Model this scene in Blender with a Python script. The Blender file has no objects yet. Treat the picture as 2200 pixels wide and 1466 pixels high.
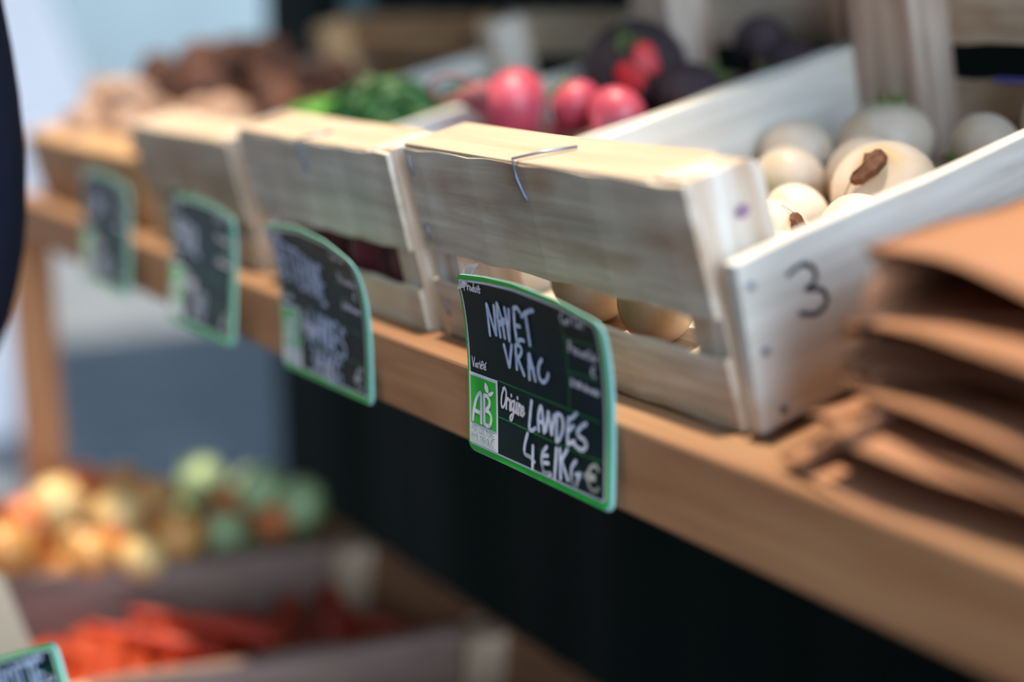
import bpy, bmesh, math, random, json
import numpy as np
from mathutils import Vector, Matrix, Euler

SC = bpy.context.scene
COL = SC.collection
PI = math.pi
def R(d): return d * PI / 180.0
def srgb(r, g, b):
    f = lambda c: (c / 255.0) / 12.92 if c / 255.0 <= 0.04045 else ((c / 255.0 + 0.055) / 1.055) ** 2.4
    return (f(r), f(g), f(b), 1.0)

# ---------------------------------------------------------------- camera
cx_, cy_, cz_ = (0.548059, -0.180458, 0.816741), (0.836440, 0.118241, -0.535152), (0.0, 0.976450, 0.215746)
cam_data = bpy.data.cameras.new('camera')
cam = bpy.data.objects.new('camera', cam_data); COL.objects.link(cam)
cam.matrix_world = Matrix(((*cx_, 0.689), (*cy_, -0.4206), (*cz_, 0.1927), (0, 0, 0, 1)))
cam_data.sensor_width = 36.0
cam_data.lens = 50.0
cam_data.clip_start = 0.02
cam_data.clip_end = 100
cam_data.dof.use_dof = True
cam_data.dof.focus_distance = 0.808
cam_data.dof.aperture_fstop = 1.55
SC.camera = cam

# ---------------------------------------------------------------- light
SC.view_settings.view_transform = 'Standard'
SC.view_settings.look = 'None'
SC.view_settings.gamma = 1.0
SC.view_settings.use_curve_mapping = False
SC.view_settings.exposure = 0.38
world = bpy.data.worlds.new('world'); SC.world = world
world.use_nodes = True
bg = world.node_tree.nodes['Background']
wn = world.node_tree.nodes; wl = world.node_tree.links
# pale sky, with a bright lobe added on the right as side light
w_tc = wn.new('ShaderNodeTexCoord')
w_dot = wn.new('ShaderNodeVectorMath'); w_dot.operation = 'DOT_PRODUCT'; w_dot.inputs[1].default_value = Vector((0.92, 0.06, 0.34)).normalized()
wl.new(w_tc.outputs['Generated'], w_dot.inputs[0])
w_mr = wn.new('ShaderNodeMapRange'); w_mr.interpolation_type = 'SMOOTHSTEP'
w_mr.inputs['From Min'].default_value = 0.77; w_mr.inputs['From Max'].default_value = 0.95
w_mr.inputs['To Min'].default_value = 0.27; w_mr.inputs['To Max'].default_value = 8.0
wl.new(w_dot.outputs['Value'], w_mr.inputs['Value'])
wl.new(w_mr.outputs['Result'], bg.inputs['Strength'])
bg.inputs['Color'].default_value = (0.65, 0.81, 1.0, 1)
sun_d = bpy.data.lights.new('sun', 'SUN'); sun = bpy.data.objects.new('sun', sun_d); COL.objects.link(sun)
sun_d.energy = 4.9; sun_d.angle = R(3); sun_d.color = (1.0, 0.84, 0.65)
SUN_DIR = Vector((-0.10, -0.12, 1.0)).normalized()       # towards the sun
sun.rotation_euler = SUN_DIR.to_track_quat('Z', 'Y').to_euler()
GROUND = -0.90

# ---------------------------------------------------------------- materials
def mat(name, color, rough=0.6, spec=0.5, noise=0.0, nscale=30, dark=None, bump=0.0, bscale=60, coat=0.0, sub=0.0, trans=0.0):
    m = bpy.data.materials.new(name); m.use_nodes = True
    nt = m.node_tree; b = nt.nodes['Principled BSDF']
    b.inputs['Base Color'].default_value = color
    b.inputs['Roughness'].default_value = rough
    b.inputs['Specular IOR Level'].default_value = spec
    b.inputs['Coat Weight'].default_value = coat
    if sub: b.inputs['Subsurface Weight'].default_value = sub; b.inputs['Subsurface Scale'].default_value = 0.004
    if trans: b.inputs['Transmission Weight'].default_value = trans
    tc = nt.nodes.new('ShaderNodeTexCoord')
    if noise:
        n = nt.nodes.new('ShaderNodeTexNoise'); n.inputs['Scale'].default_value = nscale; n.inputs['Detail'].default_value = 5
        r = nt.nodes.new('ShaderNodeValToRGB')
        d = dark or tuple(c * (1 - noise) for c in color[:3]) + (1,)
        r.color_ramp.elements[0].position = 0.35; r.color_ramp.elements[0].color = d
        r.color_ramp.elements[1].position = 0.65; r.color_ramp.elements[1].color = color
        nt.links.new(tc.outputs['Object'], n.inputs['Vector']); nt.links.new(n.outputs['Fac'], r.inputs['Fac'])
        nt.links.new(r.outputs['Color'], b.inputs['Base Color'])
    if bump:
        n2 = nt.nodes.new('ShaderNodeTexNoise'); n2.inputs['Scale'].default_value = bscale; n2.inputs['Detail'].default_value = 4
        bp = nt.nodes.new('ShaderNodeBump'); bp.inputs['Strength'].default_value = bump; bp.inputs['Distance'].default_value = 0.002
        nt.links.new(tc.outputs['Object'], n2.inputs['Vector']); nt.links.new(n2.outputs['Fac'], bp.inputs['Height'])
        nt.links.new(bp.outputs['Normal'], b.inputs['Normal'])
    return m

def wood(name, light, dark, axis='X', grain=1.0, stain=None, stain_amt=0.0, rough=0.7, seed=0.0):
    """plank wood: long grain along one local axis, fine fibres, blotchy stains"""
    m = bpy.data.materials.new(name); m.use_nodes = True
    nt = m.node_tree; b = nt.nodes['Principled BSDF']; L = nt.links.new
    b.inputs['Roughness'].default_value = rough; b.inputs['Specular IOR Level'].default_value = 0.3
    tc = nt.nodes.new('ShaderNodeTexCoord')
    mp = nt.nodes.new('ShaderNodeMapping'); L(tc.outputs['Object'], mp.inputs['Vector'])
    s = {'X': (4, 60, 60), 'Y': (60, 4, 60), 'Z': (60, 60, 4)}[axis]
    mp.inputs['Scale'].default_value = tuple(v * grain for v in s)
    mp.inputs['Location'].default_value = (seed, seed * 1.7, seed * 0.6)
    n = nt.nodes.new('ShaderNodeTexNoise'); n.inputs['Scale'].default_value = 1.6; n.inputs['Detail'].default_value = 6; n.inputs['Roughness'].default_value = 0.6
    n.inputs['Distortion'].default_value = 0.4
    L(mp.outputs['Vector'], n.inputs['Vector'])
    r = nt.nodes.new('ShaderNodeValToRGB')
    r.color_ramp.elements[0].position = 0.32; r.color_ramp.elements[0].color = dark
    r.color_ramp.elements[1].position = 0.62; r.color_ramp.elements[1].color = light
    L(n.outputs['Fac'], r.inputs['Fac'])
    out = r.outputs['Color']
    if stain:
        n2 = nt.nodes.new('ShaderNodeTexNoise'); n2.inputs['Scale'].default_value = 9; n2.inputs['Detail'].default_value = 3
        mp2 = nt.nodes.new('ShaderNodeMapping'); mp2.inputs['Location'].default_value = (seed + 3.1, 1.2, seed)
        mp2.inputs['Scale'].default_value = {'X': (0.8, 2, 2), 'Y': (2, 0.8, 2), 'Z': (2, 2, 0.8)}[axis]
        L(tc.outputs['Object'], mp2.inputs['Vector']); L(mp2.outputs['Vector'], n2.inputs['Vector'])
        r2 = nt.nodes.new('ShaderNodeValToRGB')
        r2.color_ramp.elements[0].position = 0.48; r2.color_ramp.elements[0].color = (0, 0, 0, 1)
        r2.color_ramp.elements[1].position = 0.66; r2.color_ramp.elements[1].color = (stain_amt,) * 3 + (1,)
        L(n2.outputs['Fac'], r2.inputs['Fac'])
        mx = nt.nodes.new('ShaderNodeMixRGB'); mx.inputs['Color2'].default_value = stain
        L(r2.outputs['Color'], mx.inputs['Fac']); L(out, mx.inputs['Color1']); out = mx.outputs['Color']
    L(out, b.inputs['Base Color'])
    bp = nt.nodes.new('ShaderNodeBump'); bp.inputs['Strength'].default_value = 0.35; bp.inputs['Distance'].default_value = 0.0012
    L(n.outputs['Fac'], bp.inputs['Height']); L(bp.outputs['Normal'], b.inputs['Normal'])
    return m

CR_L, CR_D = srgb(226, 214, 196), srgb(188, 172, 150)
M = {}
M['slat'] = wood('poplar_slat', CR_L, CR_D, 'X', 1.0, srgb(160, 112, 62), 0.75, seed=0.3)
M['slat_b'] = wood('poplar_slat_pale', srgb(228, 218, 202), srgb(196, 182, 162), 'X', 1.0, srgb(180, 150, 105), 0.3, seed=2.3)
M['slat_c'] = wood('poplar_slat_dull', srgb(214, 198, 176), srgb(176, 158, 134), 'X', 1.0, srgb(160, 124, 82), 0.4, seed=4.1)
M['slat_warm'] = wood('poplar_slat_warm', srgb(214, 176, 132), srgb(178, 134, 92), 'X', 1.0, srgb(150, 100, 58), 0.4, seed=5.1)
M['side'] = wood('poplar_side', srgb(232, 230, 222), srgb(206, 202, 192), 'Y', 1.0, srgb(200, 188, 160), 0.3, seed=1.3)
M['grain_post'] = wood('pine_post_grained', srgb(222, 206, 190), srgb(150, 112, 92), 'Z', 0.55, None, 0, seed=5.9)
M['post'] = wood('pine_post', srgb(232, 224, 212), srgb(190, 160, 132), 'Z', 0.8, None, 0, seed=0.9)
M['batten'] = wood('pine_batten', srgb(208, 188, 164), srgb(194, 170, 142), 'X', 0.8, None, 0, seed=1.9)
M['post_warm'] = wood('pine_post_warm', srgb(206, 168, 124), srgb(170, 126, 84), 'Z', 0.8, None, 0, seed=0.9)
M['rail'] = wood('larch_rail', srgb(158, 120, 88), srgb(136, 96, 68), 'X', 0.5, srgb(166, 130, 98), 0.4, seed=7.3)
M['leg'] = wood('larch_leg', srgb(206, 150, 104), srgb(180, 122, 82), 'Z', 0.5, None, 0, seed=3.3)
M['board'] = wood('pale_board', srgb(206, 184, 158), srgb(180, 156, 130), 'Z', 0.8, None, 0, seed=3.9)
M['oldside'] = wood('weathered_side', srgb(150, 128, 118), srgb(108, 86, 78), 'Y', 1.0, srgb(150, 118, 100), 0.4, seed=6.3)
M['oldslat'] = wood('weathered_slat', srgb(170, 130, 96), srgb(130, 98, 72), 'X', 1.0, None, 0, seed=8.3)
M['steel'] = mat('staple_steel', srgb(132, 142, 160), 0.35, 0.6); M['steel'].node_tree.nodes['Principled BSDF'].inputs['Metallic'].default_value = 0.6
M['pen'] = mat('grey_marker_ink', srgb(116, 108, 128), 0.6)
M['kraft'] = mat('kraft_paper', srgb(174, 126, 95), 0.8, 0.25, 0.10, 10, bump=0.25, bscale=45)

# ---------------------------------------------------------------- helpers
def tag(o, label=None, cat=None, group=None, kind=None):
    if label: o['label'] = label
    if cat: o['category'] = cat
    if group: o['group'] = group
    if kind: o['kind'] = kind
    return o

def link(name, me, m=None, parent=None, smooth=False):
    if m is not None:
        me.materials.clear()
        for mm in (m if isinstance(m, (list, tuple)) else [m]): me.materials.append(mm)
    if smooth:
        for p in me.polygons: p.use_smooth = True
    o = bpy.data.objects.new(name, me); COL.objects.link(o)
    if parent is not None: o.parent = parent
    return o

def empty(name, loc=(0, 0, 0), rot=(0, 0, 0)):
    o = bpy.data.objects.new(name, None); COL.objects.link(o)
    o.location = loc; o.rotation_euler = rot; o.empty_display_size = 0.02
    return o

class MB:
    def __init__(s): s.v = []; s.f = []; s.mi = []
    def add(s, vs, fs, mi=0):
        n = len(s.v); s.v += [tuple(v) for v in vs]
        s.f += [tuple(i + n for i in f) for f in fs]; s.mi += [mi] * len(fs)
    def box(s, x0, x1, y0, y1, z0, z1, mi=0):
        s.add([(x0, y0, z0), (x1, y0, z0), (x1, y1, z0), (x0, y1, z0), (x0, y0, z1), (x1, y0, z1), (x1, y1, z1), (x0, y1, z1)],
              [(0, 3, 2, 1), (4, 5, 6, 7), (0, 1, 5, 4), (1, 2, 6, 5), (2, 3, 7, 6), (3, 0, 4, 7)], mi)
    def hexa(s, p, mi=0):
        s.add(p, [(0, 3, 2, 1), (4, 5, 6, 7), (0, 1, 5, 4), (1, 2, 6, 5), (2, 3, 7, 6), (3, 0, 4, 7)], mi)
    def prism_x(s, prof, x0, x1, mi=0):
        n = len(prof)
        s.add([(x0, y, z) for y, z in prof] + [(x1, y, z) for y, z in prof],
              [tuple(range(n))[::-1], tuple(range(n, 2 * n))] + [(i, (i + 1) % n, n + (i + 1) % n, n + i) for i in range(n)], mi)
    def tube(s, pts, r, n=8, mi=0):
        pts = [Vector(p) for p in pts]; rs = r if isinstance(r, (list, tuple)) else [r] * len(pts)
        base = len(s.v); up = Vector((0, 0, 1)); prev = None
        for i, p in enumerate(pts):
            t = (pts[min(i + 1, len(pts) - 1)] - pts[max(i - 1, 0)]).normalized()
            if prev is None:
                a = t.cross(up) if abs(t.dot(up)) < 0.95 else t.cross(Vector((1, 0, 0)))
            else: a = prev - t * prev.dot(t)
            a.normalize(); prev = a; b2 = t.cross(a)
            for k in range(n):
                an = 2 * PI * k / n
                s.v.append(tuple(p + (a * math.cos(an) + b2 * math.sin(an)) * rs[i]))
        for i in range(len(pts) - 1):
            for k in range(n):
                s.f.append((base + i * n + k, base + i * n + (k + 1) % n, base + (i + 1) * n + (k + 1) % n, base + (i + 1) * n + k)); s.mi.append(mi)
        s.f.append(tuple(base + k for k in range(n))[::-1]); s.mi.append(mi)
        s.f.append(tuple(base + (len(pts) - 1) * n + k for k in range(n))); s.mi.append(mi)
    def mesh(s, name):
        me = bpy.data.meshes.new(name); me.from_pydata(s.v, [], s.f); me.update()
        bm = bmesh.new(); bm.from_mesh(me); bmesh.ops.recalc_face_normals(bm, faces=bm.faces); bm.to_mesh(me); bm.free()
        for p, i in zip(me.polygons, s.mi): p.material_index = i
        return me
    def build(s, name, m, parent=None, smooth=False, bevel=0.0):
        o = link(name, s.mesh(name), m, parent, smooth)
        if bevel:
            b = o.modifiers.new('bevel', 'BEVEL'); b.width = bevel; b.segments = 2; b.limit_method = 'ANGLE'
        return o

def copy_tree(o, parent=None):
    c = o.copy(); COL.objects.link(c)
    c.parent = parent
    for ch in list(o.children): copy_tree(ch, c)
    return c
# ---------------------------------------------------------------- ground and surroundings
def quad_wall(name, mtl, pts, thick):
    """an upright slab through the given (x, y) run, z range, thickness along its normal"""
    (x0, y0), (x1, y1), z0, z1 = pts
    d = Vector((x1 - x0, y1 - y0, 0)).normalized(); n = Vector((-d.y, d.x, 0)) * thick
    mb = MB()
    a, b = Vector((x0, y0, 0)), Vector((x1, y1, 0))
    mb.hexa([(a.x, a.y, z0), (b.x, b.y, z0), (b.x + n.x, b.y + n.y, z0), (a.x + n.x, a.y + n.y, z0),
             (a.x, a.y, z1), (b.x, b.y, z1), (b.x + n.x, b.y + n.y, z1), (a.x + n.x, a.y + n.y, z1)])
    return mb.build(name, mtl)
asph = mat('asphalt', srgb(128, 138, 150), 0.85, 0.3, 0.25, 6, bump=0.4, bscale=120)
mb = MB(); mb.box(-14, 8, -9, 9, GROUND - 0.05, GROUND); tag(mb.build('floor', asph), kind='structure')
render_w = mat('painted_render', srgb(206, 208, 226), 0.9, 0.2, 0.05, 3)
bluewall = mat('blue_grey_render', srgb(150, 160, 160), 0.9, 0.2, 0.1, 2)
greywall = mat('grey_render', srgb(92, 90, 88), 0.9, 0.2, 0.1, 2)
tag(quad_wall('wall_left', bluewall, ((-9.0, -8.5), (-9.0, 8.5), GROUND, 3.2), 0.2), kind='structure')
tag(quad_wall('wall_front', greywall, ((-9.0, -3.6), (4.0, -3.6), GROUND, 4.6), 0.2), kind='structure')  # unseen wall added across the aisle to cut sky light on front faces
# pale van side panel style screen at the far left end of the stall
scr = mat('white_tarpaulin', srgb(232, 226, 228), 0.7, 0.3, 0.03, 3)
mb = MB()
SX = -3.2
edge = [(-0.9, 0.50), (-0.5, 0.54), (-0.2, 0.66), (-0.05, 0.79), (0.02, 0.77), (0.26, 0.69), (1.0, 0.45), (1.3, 0.35)]
n = len(edge)
rows = []
for k, (z, y) in enumerate(edge):
    row = []
    for i in range(15):
        t = i / 14.0; yy = -2.6 + (y + 2.6) * t
        row.append((SX + 0.05 * math.sin(yy * 7 + z), yy, max(z, GROUND + 0.004)))
    rows.append(row)
for sgn in (0, 1):
    vs = [(p[0] - 0.012 * sgn, p[1], p[2]) for row in rows for p in row]
    fs = [(j * 15 + i, j * 15 + i + 1, (j + 1) * 15 + i + 1, (j + 1) * 15 + i) for j in range(n - 1) for i in range(14)]
    mb.add(vs, fs)
o = mb.build('tarpaulin', scr, None, True)
tag(o, 'pale lavender white tarpaulin screen hanging beyond the left end of the stall', 'tarpaulin')

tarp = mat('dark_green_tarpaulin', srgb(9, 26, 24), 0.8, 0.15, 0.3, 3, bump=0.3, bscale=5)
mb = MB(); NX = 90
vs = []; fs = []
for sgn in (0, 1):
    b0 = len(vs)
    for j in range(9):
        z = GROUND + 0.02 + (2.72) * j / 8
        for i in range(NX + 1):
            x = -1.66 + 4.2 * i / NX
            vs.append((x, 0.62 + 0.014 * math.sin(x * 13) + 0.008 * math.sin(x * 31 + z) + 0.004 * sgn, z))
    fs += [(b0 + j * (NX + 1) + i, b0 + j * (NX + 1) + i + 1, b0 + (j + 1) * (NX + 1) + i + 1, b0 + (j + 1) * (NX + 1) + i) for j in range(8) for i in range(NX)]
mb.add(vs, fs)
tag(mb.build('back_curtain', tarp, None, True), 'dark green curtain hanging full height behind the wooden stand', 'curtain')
mb = MB(); K = 8
for i in range(K):
    x = -1.315 + 0.075 * i / K; a = 0.004 * math.sin(i * 1.6); b = 0.004 * math.sin((i + 1) * 1.6)
    mb.hexa([(x, 0.585 + a, 0.12), (x + 0.075 / K, 0.585 + b, 0.12), (x + 0.075 / K, 0.588 + b, 0.12), (x, 0.588 + a, 0.12),
             (x, 0.585 + a, 1.8), (x + 0.075 / K, 0.585 + b, 1.8), (x + 0.075 / K, 0.588 + b, 1.8), (x, 0.588 + a, 1.8)])
tag(mb.build('cloth_strip', mat('grey_green_cloth', srgb(84, 116, 118), 0.8), None), 'grey green strip of cloth hanging in front of the dark curtain', 'cloth')
# unseen canopy added to shade the aisle and cut skylight from the front
mb = MB()
mb.hexa([(-2.6, -3.55, 2.5), (3.2, -3.55, 2.5), (3.2, -0.95, 2.05), (-2.6, -0.95, 2.05), (-2.6, -3.55, 2.52), (3.2, -3.55, 2.52), (3.2, -0.95, 2.07), (-2.6, -0.95, 2.07)])
can2 = mat('grey_canvas', srgb(86, 84, 80), 0.85, 0.2, 0.1, 4)
r2 = empty('awning', (0, 0, 0)); mb.build('canopy', can2, r2)
for x in (-2.5, 3.1):
    mb = MB(); mb.tube([(x, -1.0, GROUND), (x, -1.0, 2.05)], 0.025, 12); mb.build('pole', can2, r2, True)
tag(r2, 'unseen grey canvas awning added to shade the aisle', 'awning')
vs = []; fs = []; mb = MB()
for sgn in (0, 1):
    b0 = len(vs)
    for j in range(5):
        z = 0.17 + 1.70 * j / 4
        for i in range(13): vs.append((0.96 + 0.02 * math.sin(i * 1.9) + 0.004 * sgn, 0.20 + 0.40 * i / 12, z))
    fs += [(b0 + j * 13 + i, b0 + j * 13 + i + 1, b0 + (j + 1) * 13 + i + 1, b0 + (j + 1) * 13 + i) for j in range(4) for i in range(12)]
mb.add(vs, fs); tag(mb.build('shade_curtain', tarp, None, True), 'unseen dark green curtain added at the right to block side light', 'curtain')  # out-of-view sheet added to keep side light off the crate interiors
# canvas roof of the stall, over the rear of the stand
canvas = mat('green_canvas', srgb(60, 84, 74), 0.8, 0.2, 0.1, 4)
mb = MB()
mb.hexa([(-4.6, 0.04, 1.92), (3.4, 0.04, 1.92), (3.4, 4.4, 2.15), (-4.6, 4.4, 2.15), (-4.6, 0.04, 1.94), (3.4, 0.04, 1.94), (3.4, 4.4, 2.17), (-4.6, 4.4, 2.17)])
roof = empty('awning', (0, 0, 0)); mb.build('canopy', canvas, roof)
for x in (-4.55, 3.35):
    mb = MB(); mb.tube([(x, 4.3, GROUND), (x, 4.3, 2.14)], 0.03, 12); mb.build('pole', canvas, roof, True)
tag(roof, 'green canvas awning roof sheltering the back of the stall', 'awning')

# ---------------------------------------------------------------- the wooden stand
TH = R(14)
def W3(u, v, w):
    return Vector((u, 0.036 + math.cos(TH) * v - math.sin(TH) * w, math.sin(TH) * v + math.cos(TH) * w))
stand = empty('market_stand', (-0.3, 0.2, GROUND))
tag(stand, 'long orange brown timber market stand with a thick square front rail', 'market stand')
def on_stand(mb, name, m, bevel=0.0):
    o = mb.build(name, m, stand, False, bevel); o.location = (0.3, -0.2, -GROUND); return o
mb = MB(); mb.box(-0.965, 1.6, 0, 0.035, -0.0464, 0); on_stand(mb, 'front_rail', M['rail'], 0.0022)
for x, y in ((-1.062, 0.0), (1.5, 0.002)):
    mb = MB(); mb.box(x, x + 0.042, y + 0.036 if x > 0 else y, y + 0.078 if x > 0 else y + 0.042, GROUND, -0.002 if x < 0 else -0.05)
    on_stand(mb, 'leg', M['leg'], 0.002)
for x in (-1.062, 1.5):
    mb = MB(); mb.box(x, x + 0.042, 0.66, 0.702, GROUND, 0.10); on_stand(mb, 'leg', M['leg'], 0.002)
mb = MB(); mb.box(-1.02, -0.965, 0.0, 0.040, -0.0464, 0); on_stand(mb, 'rail_end', M['rail'], 0.002)
mb = MB()
p = [W3(-1.02, 0.0, -0.018), W3(1.55, 0.0, -0.018), W3(1.55, 0.475, -0.018), W3(-1.02, 0.475, -0.018),
     W3(-1.02, 0.0, -0.002), W3(1.55, 0.0, -0.002), W3(1.55, 0.475, -0.002), W3(-1.02, 0.475, -0.002)]
mb.hexa([tuple(q) for q in p]); on_stand(mb, 'shelf_board', M['rail'])
LT = R(-6); LY, LZ = -0.150, -0.360          # lower tier: front top line of its crates
def L3(x, v, w):
    return Vector((x, LY + math.cos(LT) * v - math.sin(LT) * w, LZ + math.sin(LT) * v + math.cos(LT) * w))
mb = MB(); HB = -0.121
mb.hexa([tuple(L3(*q)) for q in ((-1.06, -0.01, HB - 0.02), (1.5, -0.01, HB - 0.02), (1.5, 0.49, HB - 0.02), (-1.06, 0.49, HB - 0.02),
                                 (-1.06, -0.01, HB), (1.5, -0.01, HB), (1.5, 0.49, HB), (-1.06, 0.49, HB))])
on_stand(mb, 'lower_shelf_board', M['oldslat'])
for x in (-0.62, 0.4, 1.3):
    mb = MB(); mb.box(x, x + 0.04, -0.10, -0.06, GROUND, LZ + HB - 0.02); on_stand(mb, 'short_leg', M['leg'])

# ---------------------------------------------------------------- crates
def crate(x0, w, voff=0.0, woff=0.0, zf=(0.037, 0.0575, 0.125), hs=0.088, rear=(0.053, 0.080, 0.15), D=0.43, taper=0.0,
          ms=None, tilt=TH, origin=None, splay=0.0, roll=0.0, name='wooden_crate', lean=0.0, pw=0.034, pd=0.049):
    ms = ms or {}
    sl, sd, po, ba = ms.get('slat', M['slat']), ms.get('side', M['side']), ms.get('post', M['post']), ms.get('batten', M['batten'])
    loc = origin if origin is not None else W3(x0, voff, woff)
    root = empty(name, loc, (tilt, roll, 0))
    hf = zf[2]
    xr = lambda z: w + taper * (1 - z / hf)
    def slat(z0, z1, y0, y1, nm, m, xl=0.0, tap=True):
        mb = MB(); a, b = (xr(z0), xr(z1)) if tap else (w, w)
        K = 14; vs = []
        for i in range(K + 1):                        # slightly wavy sawn edges
            t = i / K
            wob = 0.0007 * math.sin(i * 2.1 + x0 * 40)
            for (yy, zz, e) in ((y0, z0, a), (y1, z0, a), (y1, z1, b), (y0, z1, b)):
                vs.append((xl + (e - xl) * t, yy + wob * 0.5 - (lean * zz if y0 < 0.2 else 0), zz + wob))
        fs = [(0, 1, 2, 3), tuple(4 * K + q for q in (3, 2, 1, 0))]
        for i in range(K):
            for q in range(4):
                fs.append((4 * i + q, 4 * i + (q + 1) % 4, 4 * i + 4 + (q + 1) % 4, 4 * i + 4 + q))
        mb.add(vs, fs); return mb.build(nm, m, root, False, 0.0006)
    slat(0.0, zf[0], 0, 0.004, 'front_slat', sl)
    slat(zf[1], zf[2] - 0.0012, 0, 0.004, 'front_slat', sl)
    # thick top batten
    mb = MB(); th = min(0.03, (zf[2] - zf[1]) * 0.6)
    vs = []; K = 10
    for i in range(K + 1):
        t = i / K; lift = 0.0018 * max(0.0, 1 - t * 2.2)
        for (yy, zz) in ((0.0042 - 0.003, hf - th), (0.047, hf - th), (0.047, hf + lift), (0.0005, hf + lift)):
            vs.append((0.002 + (xr(hf) - 0.027 - 0.002) * t + (0.0 if i < K else 0.0), (max(yy, 0.0045) if zz < hf else yy) - lean * zz, zz))
    fs = [(0, 1, 2, 3), tuple(4 * K + q for q in (3, 2, 1, 0))]
    for i in range(K):
        for q in range(4): fs.append((4 * i + q, 4 * i + (q + 1) % 4, 4 * i + 4 + (q + 1) % 4, 4 * i + 4 + q))
    mb.add(vs, fs); mb.build('top_batten', ba, root, False, 0.0008)
    # corner posts
    def post(xa, xb, ya, yb, h, right, front, nm='corner_post'):
        mb = MB(); c = 0.009
        if front: prof = [(ya, 0), (yb, 0), (yb, h - c), (yb - c * 0.3, h - c * 0.3), (yb - c, h), (ya, h)]
        else: prof = [(ya, 0), (yb, 0), (yb, h), (ya + c, h), (ya + c * 0.3, h - c * 0.3), (ya, h - c)]
        k = len(prof); vs = []
        prof = [(y - (lean * z if front else 0), z) for y, z in prof]
        for y, z in prof: vs.append((xa + (taper * (1 - z / h) if right else 0), y, z))
        for y, z in prof: vs.append((xb + (taper * (1 - z / h) if right else 0), y, z))
        mb.add(vs, [tuple(range(k))[::-1], tuple(range(k, 2 * k))] + [(i, (i + 1) % k, k + (i + 1) % k, k + i) for i in range(k)])
        return mb.build(nm, po, root, False, 0.0008)
    post(0.009, 0.030, 0.0045, 0.047, zf[2] - 0.033 if zf[2] > 0.1 else zf[2] - 0.03, False, True)
    fp = post(w - 0.026, w - 0.0002, 0.0045, pd, hf + 0.0005, True, True)
    post(0.009, pw, D - 0.049, D - 0.0045, rear[2] - 0.002, False, False).data.materials[0] = M['grain_post'] if pw > 0.05 else po
    post(w - 0.022, w - 0.009 + (0.008 if splay else 0), D - 0.02, D - 0.0045, rear[2] - 0.002, False, False)
    # side panels
    def side(xa, xb, y0):
        mb = MB(); K = 10; vs = []
        for i in range(K + 1):
            y = y0 + (D - 0.001 - y0) * i / K; wob = 0.0008 * math.sin(i * 1.7 + x0 * 9)
            vs += [(xa, y, 0.0), (xb, y, 0.0), (xb, y, hs + wob), (xa, y, hs + wob)]
        fs = [(0, 1, 2, 3), tuple(4 * K + q for q in (3, 2, 1, 0))]
        for i in range(K):
            for q in range(4): fs.append((4 * i + q, 4 * i + (q + 1) % 4, 4 * i + 4 + (q + 1) % 4, 4 * i + 4 + q))
        mb.add(vs, fs); return mb.build('side_panel', sd, root, False, 0.0008)
    side(0.0, 0.0085, 0.0045)
    rp = side(w + splay, w + splay + 0.009, 0.004) if splay else side(w - 0.0085, w, 0.050)
    slat(0.0, rear[0], D - 0.004, D, 'rear_slat', sl, 0.0, False)
    slat(rear[1], rear[2], D - 0.004, D, 'rear_slat', sl, 0.0, False)
    mb = MB()
    for k in range(4):
        y = 0.05 + k * (D - 0.1 - 0.075) / 3.0; mb.box(0.009, w - 0.009, y, y + 0.075, 0.0, 0.004)
    mb.build('bottom_boards', sl, root)
    root['fp'] = 0; del root['fp']
    return root, fp, rp

def staple(root, pts, r=0.0009):
    mb = MB(); mb.tube(pts, r, 6); return mb.build('staple', M['steel'], root, True)

AU = -0.086
crA, fpA, rpA = crate(AU, 0.268, 0.0, 0.0, taper=0.014, splay=0.0148, pw=0.064)
tag(crA, 'pale wooden crate of white turnips at the right, its side marked with a handwritten 3', 'crate', 'wooden crates along the rail')
staple(crA, [(0.148, 0.028, 0.1265), (0.137, 0.012, 0.1275), (0.1265, -0.001, 0.1268), (0.1275, -0.0014, 0.1165), (0.131, -0.0014, 0.108), (0.1345, -0.0012, 0.1035)])
staple(crA, [(0.0075, -0.0008, 0.119), (0.0075, -0.001, 0.112), (0.0085, -0.0008, 0.1065)], 0.0007)
staple(crA, [(0.0105, -0.0008, 0.0755), (0.0105, -0.001, 0.070), (0.0112, -0.0008, 0.0655)], 0.0007)
staple(crA, [(0.012, -0.0008, 0.0245), (0.012, -0.001, 0.019), (0.0125, -0.0008, 0.014)], 0.0007)
# marker 3 on the outer face of the side panel
def surf_strokes(name, m, parent, polys, fn, rad, sub=3):
    """flat marker strokes laid on a surface; fn maps (a, b) to a point and is evaluated per vertex"""
    mb = MB()
    for pl in polys:
        pts = smooth_line(pl, sub)
        for i in range(len(pts) - 1):
            (a, b), (c, d) = pts[i], pts[i + 1]; l = math.hypot(c - a, d - b)
            if l < 1e-9: continue
            nx, ny = -(d - b) / l * rad, (c - a) / l * rad
            mb.add([fn(a + nx, b + ny), fn(a - nx, b - ny), fn(c - nx, d - ny), fn(c + nx, d + ny)], [(0, 1, 2, 3)])
        for (a, b) in pts:
            K = 10; mb.add([fn(a + rad * math.cos(2 * PI * k / K), b + rad * math.sin(2 * PI * k / K)) for k in range(K)], [tuple(range(K))])
    me = bpy.data.meshes.new(name); me.from_pydata(mb.v, [], mb.f)
    return link(name, me, m, parent)
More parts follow.
